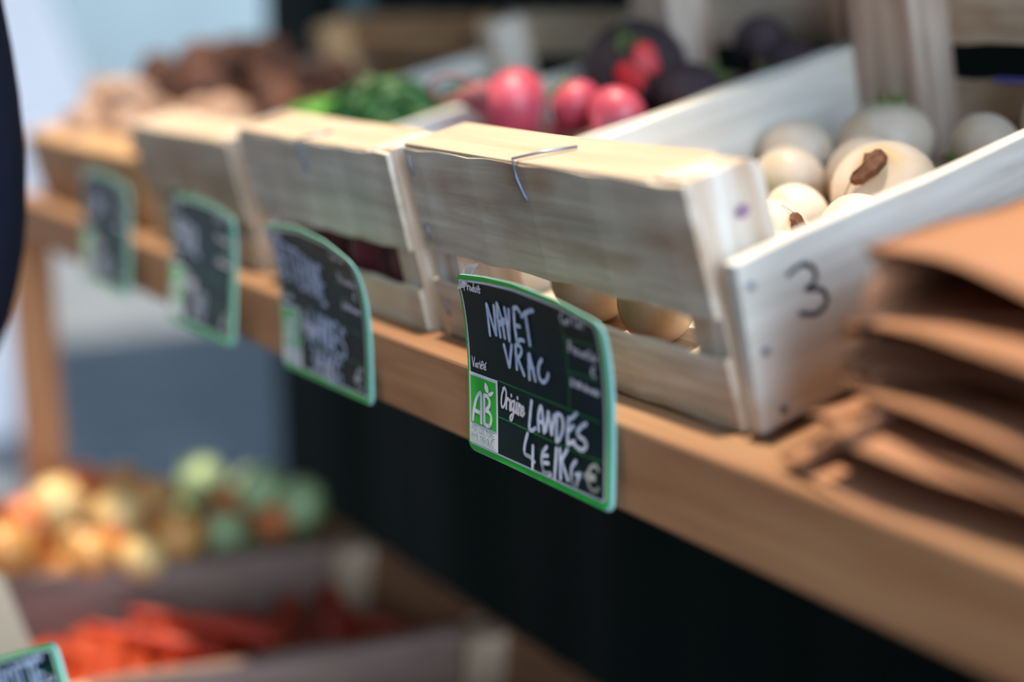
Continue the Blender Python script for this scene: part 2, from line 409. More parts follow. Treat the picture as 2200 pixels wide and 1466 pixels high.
def smooth_line(pl, sub):
    if len(pl) < 3:
        return [tuple(pl[0]), tuple(pl[-1])] if len(pl) == 2 else [tuple(p) for p in pl]
    P = [pl[0]] + list(pl) + [pl[-1]]; out = []
    for i in range(1, len(P) - 2):
        for k in range(sub):
            t = k / sub; q = []
            for j in (0, 1):
                a, b, c, d = P[i - 1][j], P[i][j], P[i + 1][j], P[i + 2][j]
                q.append(0.5 * (2 * b + (c - a) * t + (2 * a - 5 * b + 4 * c - d) * t * t + (3 * b - a - 3 * c + d) * t ** 3))
            out.append(tuple(q))
    out.append(tuple(pl[-1])); return out
XO = 0.268 + 0.0148 + 0.009
three = [(0.0400, 0.0722), (0.0500, 0.0742), (0.0570, 0.0690), (0.0560, 0.0632), (0.0500, 0.0612)], [(0.0500, 0.0612), (0.0600, 0.0575), (0.0625, 0.0510), (0.0550, 0.0470), (0.0440, 0.0510)]
o = surf_strokes('marker_number', M['pen'], crA, three, lambda a, b: (XO + 0.0004, a - 0.006, b), 0.0013, 4)
for (y, z) in ((0.0104, 0.0752), (0.0133, 0.0407), (0.0190, 0.0078)):
    mb = MB(); mb.tube([(XO, y, z), (XO + 0.0012, y, z)], 0.0022, 10); mb.build('nail', M['steel'], crA, True)
mb = MB(); K = 14
mb.add([(0.2684 + 0.0035, 0.030 + 0.0045 * math.cos(2 * PI * k / K), 0.103 + 0.0035 * math.sin(2 * PI * k / K)) for k in range(K)], [tuple(range(K))])
me = bpy.data.meshes.new('knot'); me.from_pydata(mb.v, [], mb.f); link('knot', me, mat('wood_knot', srgb(150, 118, 140), 0.7), crA)
mb = MB(); mb.box(0.10, 0.262, 0.4235, 0.4255, 0.0530, 0.0562); mb.build('plastic_strip', mat('violet_plastic', srgb(110, 112, 205), 0.4), crA)

crB, _, _ = crate(-0.336, 0.238, -0.006, -0.002, ms={'slat': M['slat_b']}, zf=(0.031, 0.0575, 0.1235), pw=0.058)
tag(crB, 'pale wooden crate of beetroots in the middle, next to the turnip crate', 'crate', 'wooden crates along the rail')
staple(crB, [(0.125, 0.020, 0.1242), (0.117, 0.008, 0.1245), (0.110, -0.001, 0.1235), (0.112, -0.0012, 0.113), (0.115, -0.0008, 0.100)], 0.0009)
crC, _, _ = crate(-0.603, 0.232, -0.004, -0.007, zf=(0.034, 0.048, 0.1165), ms={'slat': M['slat_c']}, rear=(0.045, 0.072, 0.115), hs=0.084)
tag(crC, 'dull grey wooden crate of green parsley, third along the rail from the right', 'crate', 'wooden crates along the rail')
crD, _, _ = crate(-1.008, 0.376, -0.002, -0.004, zf=(0.022, 0.024, 0.078), ms={'slat': M['slat_warm'], 'post': M['post_warm'], 'batten': M['slat_warm'], 'side': M['oldside']}, rear=(0.045, 0.060, 0.110), hs=0.070)
tag(crD, 'low warm brown wooden crate of knobbly roots at the far left end of the rail', 'crate', 'wooden crates along the rail')

# lower tier crates
old = {'slat': M['oldslat'], 'side': M['oldside'], 'post': M['board'], 'batten': M['board']}
low = []
for x0, w, lab in ((-1.052, 0.286, 'weathered brown crate heaped with yellow onions on the lower shelf'),
                   (-0.764, 0.290, 'weathered brown crate of orange carrots on the lower shelf'),
                   (-0.472, 0.290, 'weathered grey brown crate at the bottom edge of the photo, nearest on the lower shelf')):
    r_, _, _ = crate(x0, w, zf=(0.055, 0.070, 0.230 if x0 < -0.5 else 0.119), hs=0.118, rear=(0.055, 0.062, 0.122), lean=0.40 if x0 < -0.5 else 0.0, pd=0.064 if x0 < -0.5 else 0.049, ms=old, tilt=LT, origin=L3(x0, 0.0, HB + 0.001), D=0.47)
    tag(r_, lab, 'crate', 'weathered crates on the lower shelf'); low.append(r_)
# ---------------------------------------------------------------- price signs
SG = json.loads('''{"ink":[[[26.2,90.07],[25.41,72.81]],[[26.5,89.61],[31.62,74.07]],[[33.81,90.13],[32.09,74.14]],[[37.52,91.95],[35.87,83.85],[36.28,73.71]],[[37.71,91.98],[39.63,84.42],[40.79,73.78]],[[35.83,80.91],[42.03,84.06]],[[36.06,79.97],[42.03,82.36]],[[44.68,90.45],[45.37,72.94]],[[48.7,90.07],[45.37,72.94]],[[54.08,91.77],[52.4,82.53],[52.82,73.72]],[[54.54,91.83],[57.87,92.71],[59.68,90.96]],[[52.67,82.57],[57.49,82.72]],[[52.82,73.72],[56.78,75.42],[59.82,75.55]],[[60.9,88.85],[67.09,92.21],[73.32,94.43]],[[65.15,90.17],[65.63,74.57]],[[39.16,69.41],[43.04,58.23]],[[47.05,70.79],[43.49,58.32]],[[51.0,71.23],[50.87,58.5]],[[51.31,71.53],[54.46,72.07],[56.72,69.87],[54.97,66.61],[52.14,64.87]],[[52.14,64.87],[57.87,56.48]],[[63.46,68.83],[62.97,55.36]],[[64.34,69.01],[68.55,55.82]],[[62.63,61.63],[67.37,62.14]],[[75.76,68.61],[72.81,65.18],[71.87,60.86],[73.13,57.59],[76.1,56.47],[79.6,58.7],[81.27,62.0]],[[64.37,43.44],[62.93,36.16],[61.99,27.68],[65.02,27.4],[67.77,29.06]],[[71.01,28.59],[70.62,35.46],[72.15,41.25],[74.1,41.45],[76.08,28.82]],[[71.03,33.57],[75.26,34.07]],[[77.76,30.22],[80.19,40.89]],[[80.36,40.92],[83.17,29.56]],[[83.42,29.62],[85.71,40.46]],[[87.71,27.23],[88.2,42.01]],[[88.44,42.07],[92.25,41.75],[93.82,37.51],[92.75,32.38],[90.16,28.32],[87.71,26.74]],[[99.09,42.17],[98.07,35.62],[97.85,27.79]],[[99.08,41.59],[102.28,43.19],[105.88,46.24]],[[98.63,35.03],[103.02,38.78]],[[97.85,27.55],[103.81,30.75]],[[114.14,42.74],[110.48,40.38],[106.95,36.85],[107.73,34.64],[112.8,33.5],[114.36,31.25],[112.06,28.26],[107.77,27.88],[103.42,29.2]],[[60.25,24.24],[57.64,17.77],[57.39,12.36],[62.46,11.62],[66.8,9.95]],[[65.46,18.46],[65.1,5.7]],[[78.62,21.26],[75.28,17.67],[73.88,12.8],[74.94,8.55],[77.07,6.35],[82.1,7.44]],[[74.03,15.1],[79.49,16.75]],[[74.49,11.45],[80.37,12.73]],[[75.38,6.65],[82.53,6.56]],[[87.74,22.81],[86.28,5.57]],[[91.01,23.14],[91.78,7.06]],[[97.63,24.57],[91.89,16.97]],[[92.29,17.57],[98.34,8.1]],[[105.34,20.23],[101.98,16.19],[101.42,11.15],[102.92,7.64],[105.57,6.65],[107.24,10.28],[109.92,14.65]],[[109.92,14.65],[105.61,13.01]]],"euro":[[[124.47,20.48],[122.39,22.07],[119.5,21.3],[116.63,18.14],[115.56,13.51],[116.79,9.99],[119.76,8.16],[122.66,8.73],[124.45,10.43]],[[113.59,15.15],[121.13,16.23]],[[113.85,13.53],[121.17,14.32]]],"script":[[[36.99,45.13],[34.46,41.54],[33.29,36.68],[33.9,33.35],[35.98,34.2],[37.76,37.66],[38.59,42.42],[37.31,44.82],[35.24,44.19]],[[38.84,39.81],[38.36,33.39]],[[38.78,37.51],[40.2,39.72],[41.39,38.65]],[[42.55,39.28],[41.96,33.62],[43.11,33.88]],[[43.65,42.36],[43.7,41.62]],[[46.24,39.14],[44.35,38.73],[43.48,35.87],[44.46,33.8],[46.17,36.09],[46.72,39.62],[45.79,33.34],[44.19,28.58],[42.56,27.82],[42.58,29.94],[46.8,33.19],[49.17,35.24]],[[48.91,38.97],[48.47,33.57],[49.47,33.23]],[[49.86,42.26],[49.84,41.51]],[[51.04,39.06],[50.66,32.74]],[[51.0,37.16],[52.55,38.64],[53.17,36.52],[52.78,33.03]],[[53.47,34.7],[55.81,36.74],[55.18,38.28],[53.84,37.04],[53.26,34.28],[54.63,32.89],[56.44,35.0]]],"small":[[[5.57,100.75],[4.35,95.7]],[[5.27,100.73],[7.84,100.67],[6.79,98.52],[4.47,97.69]],[[8.89,99.31],[8.07,96.31]],[[8.85,98.44],[10.9,99.12]],[[11.93,98.7],[10.52,97.3],[10.92,96.06],[12.41,97.47],[11.93,98.7]],[[14.64,98.42],[12.76,96.99],[13.28,96.02],[14.97,97.69]],[[16.14,100.56],[14.25,95.86]],[[16.48,98.33],[15.73,95.99],[17.1,96.12],[17.95,98.45]],[[19.29,98.32],[18.63,95.76]],[[19.87,99.36],[19.85,99.11]],[[21.35,99.73],[20.08,95.65],[21.03,96.13]],[[19.61,98.0],[22.0,97.9]],[[3.3,56.73],[4.28,51.1]],[[6.2,56.73],[4.47,51.14]],[[7.36,53.53],[6.28,52.01],[7.18,51.13],[8.13,53.41],[8.33,51.09]],[[9.51,53.93],[9.48,51.05]],[[9.66,53.44],[10.85,53.92]],[[11.63,54.07],[11.6,51.19]],[[11.63,55.22],[11.7,54.97]],[[12.24,52.1],[13.84,53.18],[13.35,54.13],[12.28,52.63],[12.74,51.15],[14.11,51.67]],[[13.42,54.92],[14.44,55.73]],[[15.18,55.51],[15.23,51.37]],[[14.46,53.82],[16.2,54.14]],[[16.23,52.08],[17.81,53.05],[17.32,53.99],[16.27,52.6],[16.73,51.14],[18.29,51.8]],[[17.38,54.73],[18.49,55.6]],[[101.91,99.62],[99.5,97.83],[98.55,94.64],[100.19,93.84]],[[103.44,96.08],[101.83,95.02],[102.03,93.61],[103.96,95.95],[103.64,93.91]],[[107.17,99.01],[106.16,94.66]],[[105.68,97.06],[107.9,97.45]],[[115.13,102.54],[112.53,100.75],[110.88,96.89],[112.48,95.88]],[[115.8,98.16],[114.29,97.06],[114.32,95.55],[116.3,98.02],[115.86,95.74]],[[119.3,100.57],[118.23,96.19]],[[102.1,84.26],[101.36,78.39]],[[102.14,84.45],[104.23,84.43],[104.0,82.14],[101.94,80.88]],[[105.38,81.92],[105.17,78.92]],[[105.63,81.28],[106.7,81.92]],[[107.63,81.82],[107.44,78.94]],[[108.72,81.64],[109.89,79.0]],[[110.48,82.01],[108.34,78.7]],[[113.68,81.23],[112.5,80.9],[111.95,78.96],[113.32,79.34],[114.07,81.34]],[[114.99,81.29],[114.96,79.19],[116.16,79.64],[116.36,81.68]],[[118.27,83.72],[118.02,78.72]],[[120.94,84.21],[118.35,81.45],[120.85,79.16]],[[122.19,82.34],[121.99,79.37]],[[123.85,84.18],[123.28,79.45]],[[125.05,82.1],[124.16,80.31],[124.95,79.63],[125.63,81.36],[125.05,82.1]],[[124.27,76.1],[121.88,75.43],[120.39,72.61],[121.18,70.15],[123.78,70.56]],[[120.18,73.16],[122.52,73.5]],[[120.02,71.92],[122.35,72.26]],[[101.68,64.57],[101.08,60.91],[102.47,60.37],[103.97,64.54]],[[105.1,63.36],[105.05,60.42]],[[105.24,62.81],[106.72,63.47],[106.67,60.41]],[[107.83,63.16],[107.8,60.34]],[[109.09,64.65],[109.13,60.55]],[[108.38,63.0],[109.91,63.21]],[[110.35,61.73],[111.36,62.57],[110.85,63.33],[110.14,61.39],[111.21,60.6]],[[113.98,62.65],[112.79,61.76],[113.25,60.41],[114.05,61.2]],[[114.39,64.22],[114.37,60.39]],[[115.19,61.48],[116.18,62.2],[115.67,62.9],[114.98,61.14],[116.04,60.4]],[[117.7,62.71],[118.25,60.2],[119.18,62.79]],[[119.81,61.37],[120.78,62.09],[120.28,62.79],[119.61,61.14],[120.66,60.41]],[[121.55,62.53],[121.57,60.29]],[[121.7,62.09],[122.83,62.51],[122.85,60.27]],[[123.84,63.72],[123.94,60.2]],[[124.77,61.6],[125.53,62.1],[125.13,62.76],[124.56,61.25],[125.42,60.47]]],"lines":[[[30.25,47.74],[49.19,47.22],[67.86,46.89]],[[49.7,47.19],[75.51,46.92],[99.17,46.54],[125.07,46.23]],[[30.35,26.74],[67.55,26.08]],[[49.25,26.17],[87.72,25.26],[127.03,25.21]],[[98.92,98.82],[98.09,85.52],[98.93,68.56],[99.25,58.13],[98.96,47.52]],[[98.09,85.52],[113.05,86.73],[127.18,88.32]],[[98.8,67.36],[126.5,68.91]]],"box":[[0.08,45.42],[27.37,45.42],[28.18,17.04],[0.16,17.35]],"frame":[[-1.12,47.57],[28.48,47.0],[29.89,6.05],[-0.35,5.08]],"A":[[[2.98,19.02],[3.95,24.66],[6.64,31.65],[10.02,35.95],[11.96,35.97],[12.15,28.9],[12.08,19.15]],[[3.95,25.06],[11.94,24.68]],[[15.4,36.12],[15.42,27.26],[15.61,19.38]],[[15.4,36.12],[18.61,36.22],[21.02,34.0],[20.6,30.78],[17.0,27.61]],[[17.0,27.61],[20.89,26.92],[22.77,24.21],[21.88,20.26],[19.03,18.8],[15.46,19.34]]],"leaf":[[[16.55,44.0],[18.49,43.03],[19.84,41.36],[20.09,38.49],[19.02,38.26],[17.26,38.67],[15.92,40.94]],[[19.36,37.75],[22.23,39.33],[25.41,40.2],[24.66,38.49],[22.86,37.06],[21.1,36.75]]],"tl":[[0.14,15.53],[27.83,15.38]],"tl2":[[0.08,10.66],[28.02,10.71]],"gl":[[0.04,6.8],[28.84,6.57]]}''')
SW0, SW1, SH = -0.0035, 0.1365, 0.105
GREEN = srgb(34, 190, 62)
m_green = mat('sign_green', GREEN, 0.35, 0.5)
m_logo = mat('logo_green', srgb(32, 190, 52), 0.35, 0.5)
m_white = mat('print_white', srgb(244, 240, 252), 0.4, 0.5)
m_dark = mat('sign_black_green', srgb(11, 34, 28), 0.45, 0.22, 0.5, 22, dark=srgb(14, 42, 48))
m_cap = mat('caption_green', srgb(150, 196, 168), 0.4)
m_line = mat('print_green_line', srgb(18, 116, 54), 0.4, 0.5)
m_ink = mat('chalk_marker', srgb(232, 238, 255), 0.7, 0.2, 0.14, 260, dark=srgb(186, 204, 240))
m_smear = mat('chalk_smear', srgb(30, 62, 78), 0.6, 0.2)
m_lip = mat('laminate_sheen', srgb(150, 206, 196), 0.25, 0.6)  # bent plastic edge, its pale sheen put into the colour
m_clip = mat('clear_clip_plastic', srgb(210, 214, 224), 0.1, 0.6, trans=0.9)
m_bclip = mat('black_clip', srgb(30, 36, 36), 0.5, 0.5)

FONT = {
 'A': [[(0, 0), (.28, 1), (.56, 0)], [(.1, .38), (.46, .38)]], 'B': [[(0, 0), (0, 1), (.35, .95), (.42, .75), (.3, .55), (0, .52)], [(.3, .55), (.5, .35), (.4, .05), (0, 0)]],
 'C': [[(.5, .85), (.3, 1), (.05, .7), (.05, .3), (.3, 0), (.5, .15)]], 'D': [[(0, 0), (0, 1)], [(0, 1), (.35, .9), (.5, .5), (.35, .1), (0, 0)]],
 'E': [[(.45, 1), (0, 1), (0, 0), (.45, 0)], [(0, .52), (.38, .52)]], 'G': [[(.5, .85), (.3, 1), (.05, .7), (.05, .3), (.3, 0), (.5, .1), (.5, .42), (.3, .42)]],
 'H': [[(0, 0), (0, 1)], [(.5, 0), (.5, 1)], [(0, .5), (.5, .5)]], 'I': [[(.1, 0), (.1, 1)]], 'K': [[(0, 0), (0, 1)], [(.48, 1), (.03, .45)], [(.1, .52), (.5, 0)]],
 'L': [[(0, 1), (0, 0)], [(0, 0), (.42, 0)]], 'N': [[(0, 0), (0, 1)], [(0, 1), (.5, 0)], [(.5, 0), (.5, 1)]], 'O': [[(.28, 1), (.02, .7), (.02, .3), (.28, 0), (.54, .3), (.54, .7), (.28, 1)]],
 'P': [[(0, 0), (0, 1)], [(0, 1), (.4, .95), (.45, .7), (.35, .5), (0, .48)]], 'Q': [[(.28, 1), (.02, .7), (.02, .3), (.28, 0), (.54, .3), (.54, .7), (.28, 1)], [(.3, .3), (.55, -.05)]],
 'R': [[(0, 0), (0, 1)], [(0, 1), (.4, .95), (.42, .7), (.3, .52), (0, .5)], [(.2, .5), (.5, 0)]], 'S': [[(.48, .85), (.25, 1), (.04, .8), (.12, .55), (.42, .42), (.5, .2), (.25, 0), (0, .12)]],
 'T': [[(0, 1), (.5, 1)], [(.25, 1), (.25, 0)]], 'U': [[(0, 1), (0, .25), (.25, 0), (.5, .25), (.5, 1)]], 'V': [[(0, 1), (.25, 0)], [(.5, 1), (.25, 0)]],
 '2': [[(0, .8), (.2, 1), (.45, .85), (.4, .55), (0, 0)], [(0, 0), (.48, 0)]], '3': [[(.02, .95), (.3, 1), (.42, .75), (.2, .55)], [(.2, .55), (.48, .4), (.4, .08), (0, .04)]],
 '4': [[(.3, 1), (0, .35), (.5, .35)], [(.38, .6), (.36, 0)]], '5': [[(.45, 1), (.05, 1), (.03, .58)], [(.03, .58), (.35, .6), (.48, .3), (.3, 0), (0, .08)]],
 '/': [[(0, 0), (.25, 1)]], '€': [[(.5, .9), (.3, 1), (.1, .7), (.1, .3), (.3, 0), (.5, .1)], [(0, .6), (.4, .6)], [(0, .42), (.38, .42)]], ' ': []}
def text_lines(s, x, y, h, wscale=1.0, slope=0.0):
    out = []
    for ch in s:
        for pl in FONT[ch]: out.append([(x + a * h * wscale, y + b * h) for a, b in pl])
        x += (0.68 if ch not in 'I/' else 0.4) * h * wscale; y += slope * h
    return out

def price_sign(loc, rot, label, ink=None, words=(), curl=0.009, curl_pow=4, warp=1.0, clip='clear', euro=True):
    root = empty('price_sign', loc, rot)
    tag(root, label, 'price sign', 'chalkboard price signs')
    def F(off):
        def fn(s, t):
            q = max(t, 0) / SH; a = s / 0.137
            out = curl * q ** curl_pow; k = warp * min(q, 1.1) ** 3
            dz = k * float(np.interp(a, [0, .2, .4, .7, .87, 1], [0, .0022, .003, .0005, -.003, -.006]))
            return (s, -out - off, t + dz)
        return fn
    def patch(s0, s1, t0, t1, r, fn, NI=26, NJ=26):
        vs = []; ts = []
        for j in range(NJ + 1): ts.append(t0 + (t1 - t0) * j / NJ)
        if r > 0:
            ts += [t0 + r * (1 - math.cos(PI / 2 * k / 6)) for k in range(1, 6)] + [t1 - r * (1 - math.cos(PI / 2 * k / 6)) for k in range(1, 6)]
            ts = sorted(set(round(v, 7) for v in ts))
        for t in ts:
            dd = 0.0
            if r > 0:
                e = min(t - t0, t1 - t)
                if e < r: dd = r - math.sqrt(max(0, r * r - (r - e) ** 2))
            for i in range(NI + 1): vs.append((s0 + dd + (s1 - s0 - 2 * dd) * i / NI, t))
        fs = [(j * (NI + 1) + i, j * (NI + 1) + i + 1, (j + 1) * (NI + 1) + i + 1, (j + 1) * (NI + 1) + i) for j in range(len(ts) - 1) for i in range(NI)]
        return vs, fs
    def layer(name, m, s0, s1, t0, t1, r, off, thick=0.0, parent=None):
        vs, fs = patch(s0, s1, t0, t1, r, None)
        me = bpy.data.meshes.new(name); fn = F(off)
        me.from_pydata([fn(*v) for v in vs], [], fs); me.update()
        o = link(name, me, m, parent or root, True)
        if thick:
            so = o.modifiers.new('thick', 'SOLIDIFY'); so.thickness = thick; so.offset = -1
        return o
    layer('laminate_sheen', m_lip, SW0 + 0.0004, SW1 + 0.0004, -0.0002, SH + 0.0002, 0.0065, -0.0004, -0.0008)
    layer('green_border', m_green, SW0 + 0.0002, SW1 - 0.0036, 0.0002, SH - 0.0002, 0.006, 0.0006)
    layer('white_rule', m_white, -0.0012, 0.1300, 0.0038, 0.1020, 0.0025, 0.0008)
    layer('writing_panel', m_dark, 0.0004, 0.1290, 0.0050, 0.1008, 0.002, 0.0010)
    mm = lambda L: [[(a / 1000, b / 1000) for a, b in pl] for pl in L]
    surf_strokes('ruled_lines', m_line, root, mm(SG['lines']), F(0.0012), 0.00045)
    lf = layer('logo_frame', m_white, -0.0010, 0.0294, 0.0052, 0.0474, 0, 0.0012)
    layer('logo_green', m_logo, 0.0006, 0.0278, 0.0172, 0.0455, 0, 0.0014, parent=lf)
    surf_strokes('logo_letters', m_white, lf, mm(SG['A']), F(0.0016), 0.0012, 5)
    mb = MB()
    for pl in mm(SG['leaf']):
        pts = smooth_line(pl + [pl[0]], 3)[:-1]; mb.add([F(0.0016)(*q) for q in pts], [tuple(range(len(pts)))])
    me = bpy.data.meshes.new('logo_leaf'); me.from_pydata(mb.v, [], mb.f); link('logo_leaf', me, m_white, lf)
    surf_strokes('logo_caption', m_cap, lf, text_lines('AGRICULTURE', 0.0012, 0.0124, 0.0032, 1.12) + text_lines('BIOLOGIQUE', 0.0012, 0.0078, 0.0032, 1.24) + [[(0, .0067), (.0284, .0066)]], F(0.0016), 0.00022)
    surf_strokes('printed_script', m_white, root, mm(SG['script']), F(0.0014), 0.00075, 4)
    for a, b in ((0, 12), (12, 25), (25, 32), (32, 46), (46, 49), (49, 65)):
        surf_strokes('printed_word', m_white, root, mm(SG['small'][a:b]), F(0.0014), 0.00042, 3)
    if euro: surf_strokes('printed_euro', mat('print_cream', srgb(200, 206, 200), 0.4), root, mm(SG['euro']), F(0.0014), 0.0011, 4)
    lines = mm(ink) if ink else []
    for wd in words: lines += text_lines(*wd)
    # smudged traces of wiped chalk beside the fresh strokes
    sm = []
    for i, pl in enumerate(lines[::4]): sm.append([(pl[0][0] - 0.0035, pl[0][1] + 0.002), (pl[-1][0] - 0.003, pl[-1][1] + 0.004)])
    surf_strokes('chalk_smears', m_smear, root, sm, F(0.00115), 0.0009, 3)
    grp = [mm(ink[a:b]) for a, b in ((0, 15), (15, 24), (24, 37), (37, 49))] if ink else [text_lines(*wd) for wd in words]
    for g in grp: surf_strokes('handwritten_word', m_ink, root, g, F(0.0018), 0.00118, 5)
    # clip holding the sign to the slat
    mb = MB()
    if clip == 'clear':
        f = F(0.0); a, b = f(0.001, 0.102), f(0.013, 0.103)
        for (p, q) in (((a[0], a[1] - 0.0018, a[2] - 0.006), (b[0] - 0.003, b[1] - 0.0018, b[2] - 0.005)),):
            mb.hexa([p, q, (q[0], q[1] - 0.0008, q[2]), (p[0], p[1] - 0.0008, p[2]),
                     (p[0] - 0.001, p[1] + 0.006, p[2] + 0.0135), (q[0] + 0.000, q[1] + 0.010, q[2] + 0.0125), (q[0], q[1] + 0.0092, q[2] + 0.013), (p[0] - 0.001, p[1] + 0.0052, p[2] + 0.014)])
        mb.build('clip', m_clip, root)
    else:
        f = F(0.0); a = f(0.004, 0.104)
        mb.tube([(a[0], a[1], a[2] - 0.004), (a[0], a[1] + 0.006, a[2] + 0.006)], 0.006, 10); mb.build('clip', m_bclip, root, True)
    return root

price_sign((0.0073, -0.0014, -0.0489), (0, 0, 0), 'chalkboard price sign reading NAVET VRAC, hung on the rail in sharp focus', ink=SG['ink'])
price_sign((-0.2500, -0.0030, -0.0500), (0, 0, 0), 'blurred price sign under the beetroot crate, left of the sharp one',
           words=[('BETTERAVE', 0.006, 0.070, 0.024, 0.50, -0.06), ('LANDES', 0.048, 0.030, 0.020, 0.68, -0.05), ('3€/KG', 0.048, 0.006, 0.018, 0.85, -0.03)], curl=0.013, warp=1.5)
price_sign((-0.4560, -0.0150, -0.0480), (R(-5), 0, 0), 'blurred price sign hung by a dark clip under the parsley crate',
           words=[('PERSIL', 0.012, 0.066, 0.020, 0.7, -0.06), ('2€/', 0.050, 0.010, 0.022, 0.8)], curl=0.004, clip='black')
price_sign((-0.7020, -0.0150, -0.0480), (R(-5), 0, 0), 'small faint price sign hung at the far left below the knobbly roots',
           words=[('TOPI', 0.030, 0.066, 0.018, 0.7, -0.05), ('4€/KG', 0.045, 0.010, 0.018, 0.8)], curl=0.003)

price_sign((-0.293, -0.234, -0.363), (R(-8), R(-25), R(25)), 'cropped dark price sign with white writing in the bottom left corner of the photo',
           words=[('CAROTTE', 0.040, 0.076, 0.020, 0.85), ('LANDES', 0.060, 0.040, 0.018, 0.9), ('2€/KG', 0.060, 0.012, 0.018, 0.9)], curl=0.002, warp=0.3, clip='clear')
# ---------------------------------------------------------------- vegetables and bags
def noise3(p, s, seed=0.0):
    x, y, z = p[0] * s + seed, p[1] * s + seed * 1.3, p[2] * s - seed
    return (math.sin(x * 1.7 + math.sin(y * 2.3)) + math.sin(y * 2.1 + math.sin(z * 1.9)) + math.sin(z * 2.7 + math.sin(x * 1.3))) / 3

def body_mesh(name, r, prof, nseg=32, nring=20, bump=0.02, seed=0.0, sx=1.0):
    """surface of revolution about z from prof(t) -> (radius, height) for t 0 (bottom) .. 1 (top)"""
    vs = []; fs = []
    for j in range(nring + 1):
        rr, zz = prof(j / nring)
        for i in range(nseg):
            a = 2 * PI * i / nseg
            q = Vector((math.cos(a) * rr * sx, math.sin(a) * rr, zz))
            k = 1 + bump * noise3(q, 2.2, seed)
            vs.append((q.x * r * k, q.y * r * k, q.z * r * (1 + bump * 0.4 * noise3(q, 1.7, seed + 3))))
    for j in range(nring):
        for i in range(nseg):
            fs.append((j * nseg + i, j * nseg + (i + 1) % nseg, (j + 1) * nseg + (i + 1) % nseg, (j + 1) * nseg + i))
    fs.append(tuple(range(nseg))[::-1]); fs.append(tuple(nring * nseg + i for i in range(nseg)))
    me = bpy.data.meshes.new(name); me.from_pydata(vs, [], fs); me.update()
    return me
def globe(flat=0.86, tail=0.25):
    def f(t):
        a = -PI / 2 + PI * t
        rr = math.cos(a); zz = math.sin(a) * flat
        if t < 0.2: k = (0.2 - t) / 0.2; zz -= tail * k * k; rr *= 1 - 0.45 * k
        if t > 0.93: k = (t - 0.93) / 0.07; zz -= 0.05 * k
        return max(rr, 0.02), zz
    return f
def skin(name, base, crown, root, zlo, zhi, rough=0.45, sub=0.0, spot=None, nsc=60):
    """vegetable skin: its own colour bands along the z axis (root, flesh, crown) and speckles"""
    m = bpy.data.materials.new(name); m.use_nodes = True; nt = m.node_tree; b = nt.nodes['Principled BSDF']; L = nt.links.new
    b.inputs['Roughness'].default_value = rough
    if sub: b.inputs['Subsurface Weight'].default_value = sub; b.inputs['Subsurface Scale'].default_value = 0.004
    tc = nt.nodes.new('ShaderNodeTexCoord'); sp = nt.nodes.new('ShaderNodeSeparateXYZ'); L(tc.outputs['Object'], sp.inputs[0])
    nz = nt.nodes.new('ShaderNodeTexNoise'); nz.inputs['Scale'].default_value = 40; nz.inputs['Detail'].default_value = 4; L(tc.outputs['Object'], nz.inputs['Vector'])
    mr = nt.nodes.new('ShaderNodeMapRange'); mr.inputs['From Min'].default_value = zlo; mr.inputs['From Max'].default_value = zhi; L(sp.outputs['Z'], mr.inputs['Value'])
    ad = nt.nodes.new('ShaderNodeMath'); ad.operation = 'MULTIPLY_ADD'; ad.inputs[1].default_value = 0.14; L(nz.outputs['Fac'], ad.inputs[0])
    s2 = nt.nodes.new('ShaderNodeMath'); s2.operation = 'SUBTRACT'; s2.inputs[1].default_value = 0.07; L(mr.outputs['Result'], s2.inputs[0]); L(s2.outputs['Value'], ad.inputs[2])
    cr = nt.nodes.new('ShaderNodeValToRGB'); e = cr.color_ramp.elements
    e[0].position = 0.0; e[0].color = root; e[1].position = 1.0; e[1].color = crown
    for p, c in ((0.14, base), (0.82, base)): q = e.new(p); q.color = c
    L(ad.outputs['Value'], cr.inputs['Fac']); out = cr.outputs['Color']
    if spot:
        n2 = nt.nodes.new('ShaderNodeTexNoise'); n2.inputs['Scale'].default_value = nsc; n2.inputs['Detail'].default_value = 3; L(tc.outputs['Object'], n2.inputs['Vector'])
        r2 = nt.nodes.new('ShaderNodeValToRGB'); r2.color_ramp.elements[0].position = 0.55; r2.color_ramp.elements[0].color = (0, 0, 0, 1)
        r2.color_ramp.elements[1].position = 0.75; r2.color_ramp.elements[1].color = (0.8, 0.8, 0.8, 1); L(n2.outputs['Fac'], r2.inputs['Fac'])
        mx = nt.nodes.new('ShaderNodeMixRGB'); mx.inputs['Color2'].default_value = spot; L(r2.outputs['Color'], mx.inputs['Fac']); L(out, mx.inputs['Color1']); out = mx.outputs['Color']
    L(out, b.inputs['Base Color']); return m

TURN = skin('turnip_skin', srgb(232, 216, 198), srgb(172, 174, 134), srgb(206, 170, 110), -0.032, 0.030, 0.42, 0.15, srgb(222, 196, 150), 45)
STUB = mat('leaf_stub', srgb(112, 132, 70), 0.7, 0.3, 0.3, 120)
DRY = mat('dried_root', srgb(122, 86, 66), 0.85, 0.2, 0.3, 200)
BEET = skin('beet_skin', srgb(98, 26, 44), srgb(70, 40, 38), srgb(90, 40, 44), -0.035, 0.03, 0.6, 0.0, srgb(70, 34, 42), 30)
DARKB = skin('dark_beet_skin', srgb(66, 52, 58), srgb(52, 42, 44), srgb(70, 50, 54), -0.035, 0.03, 0.75, 0.0, srgb(52, 36, 44), 30)
PINKB = skin('pink_beet_skin', srgb(198, 78, 96), srgb(190, 176, 166), srgb(200, 92, 106), -0.03, 0.026, 0.42, 0.1, srgb(222, 124, 140), 30)
REDF = mat('cut_red_flesh', srgb(206, 40, 44), 0.5)
ROOTM = mat('beet_root', srgb(150, 84, 84), 0.7)

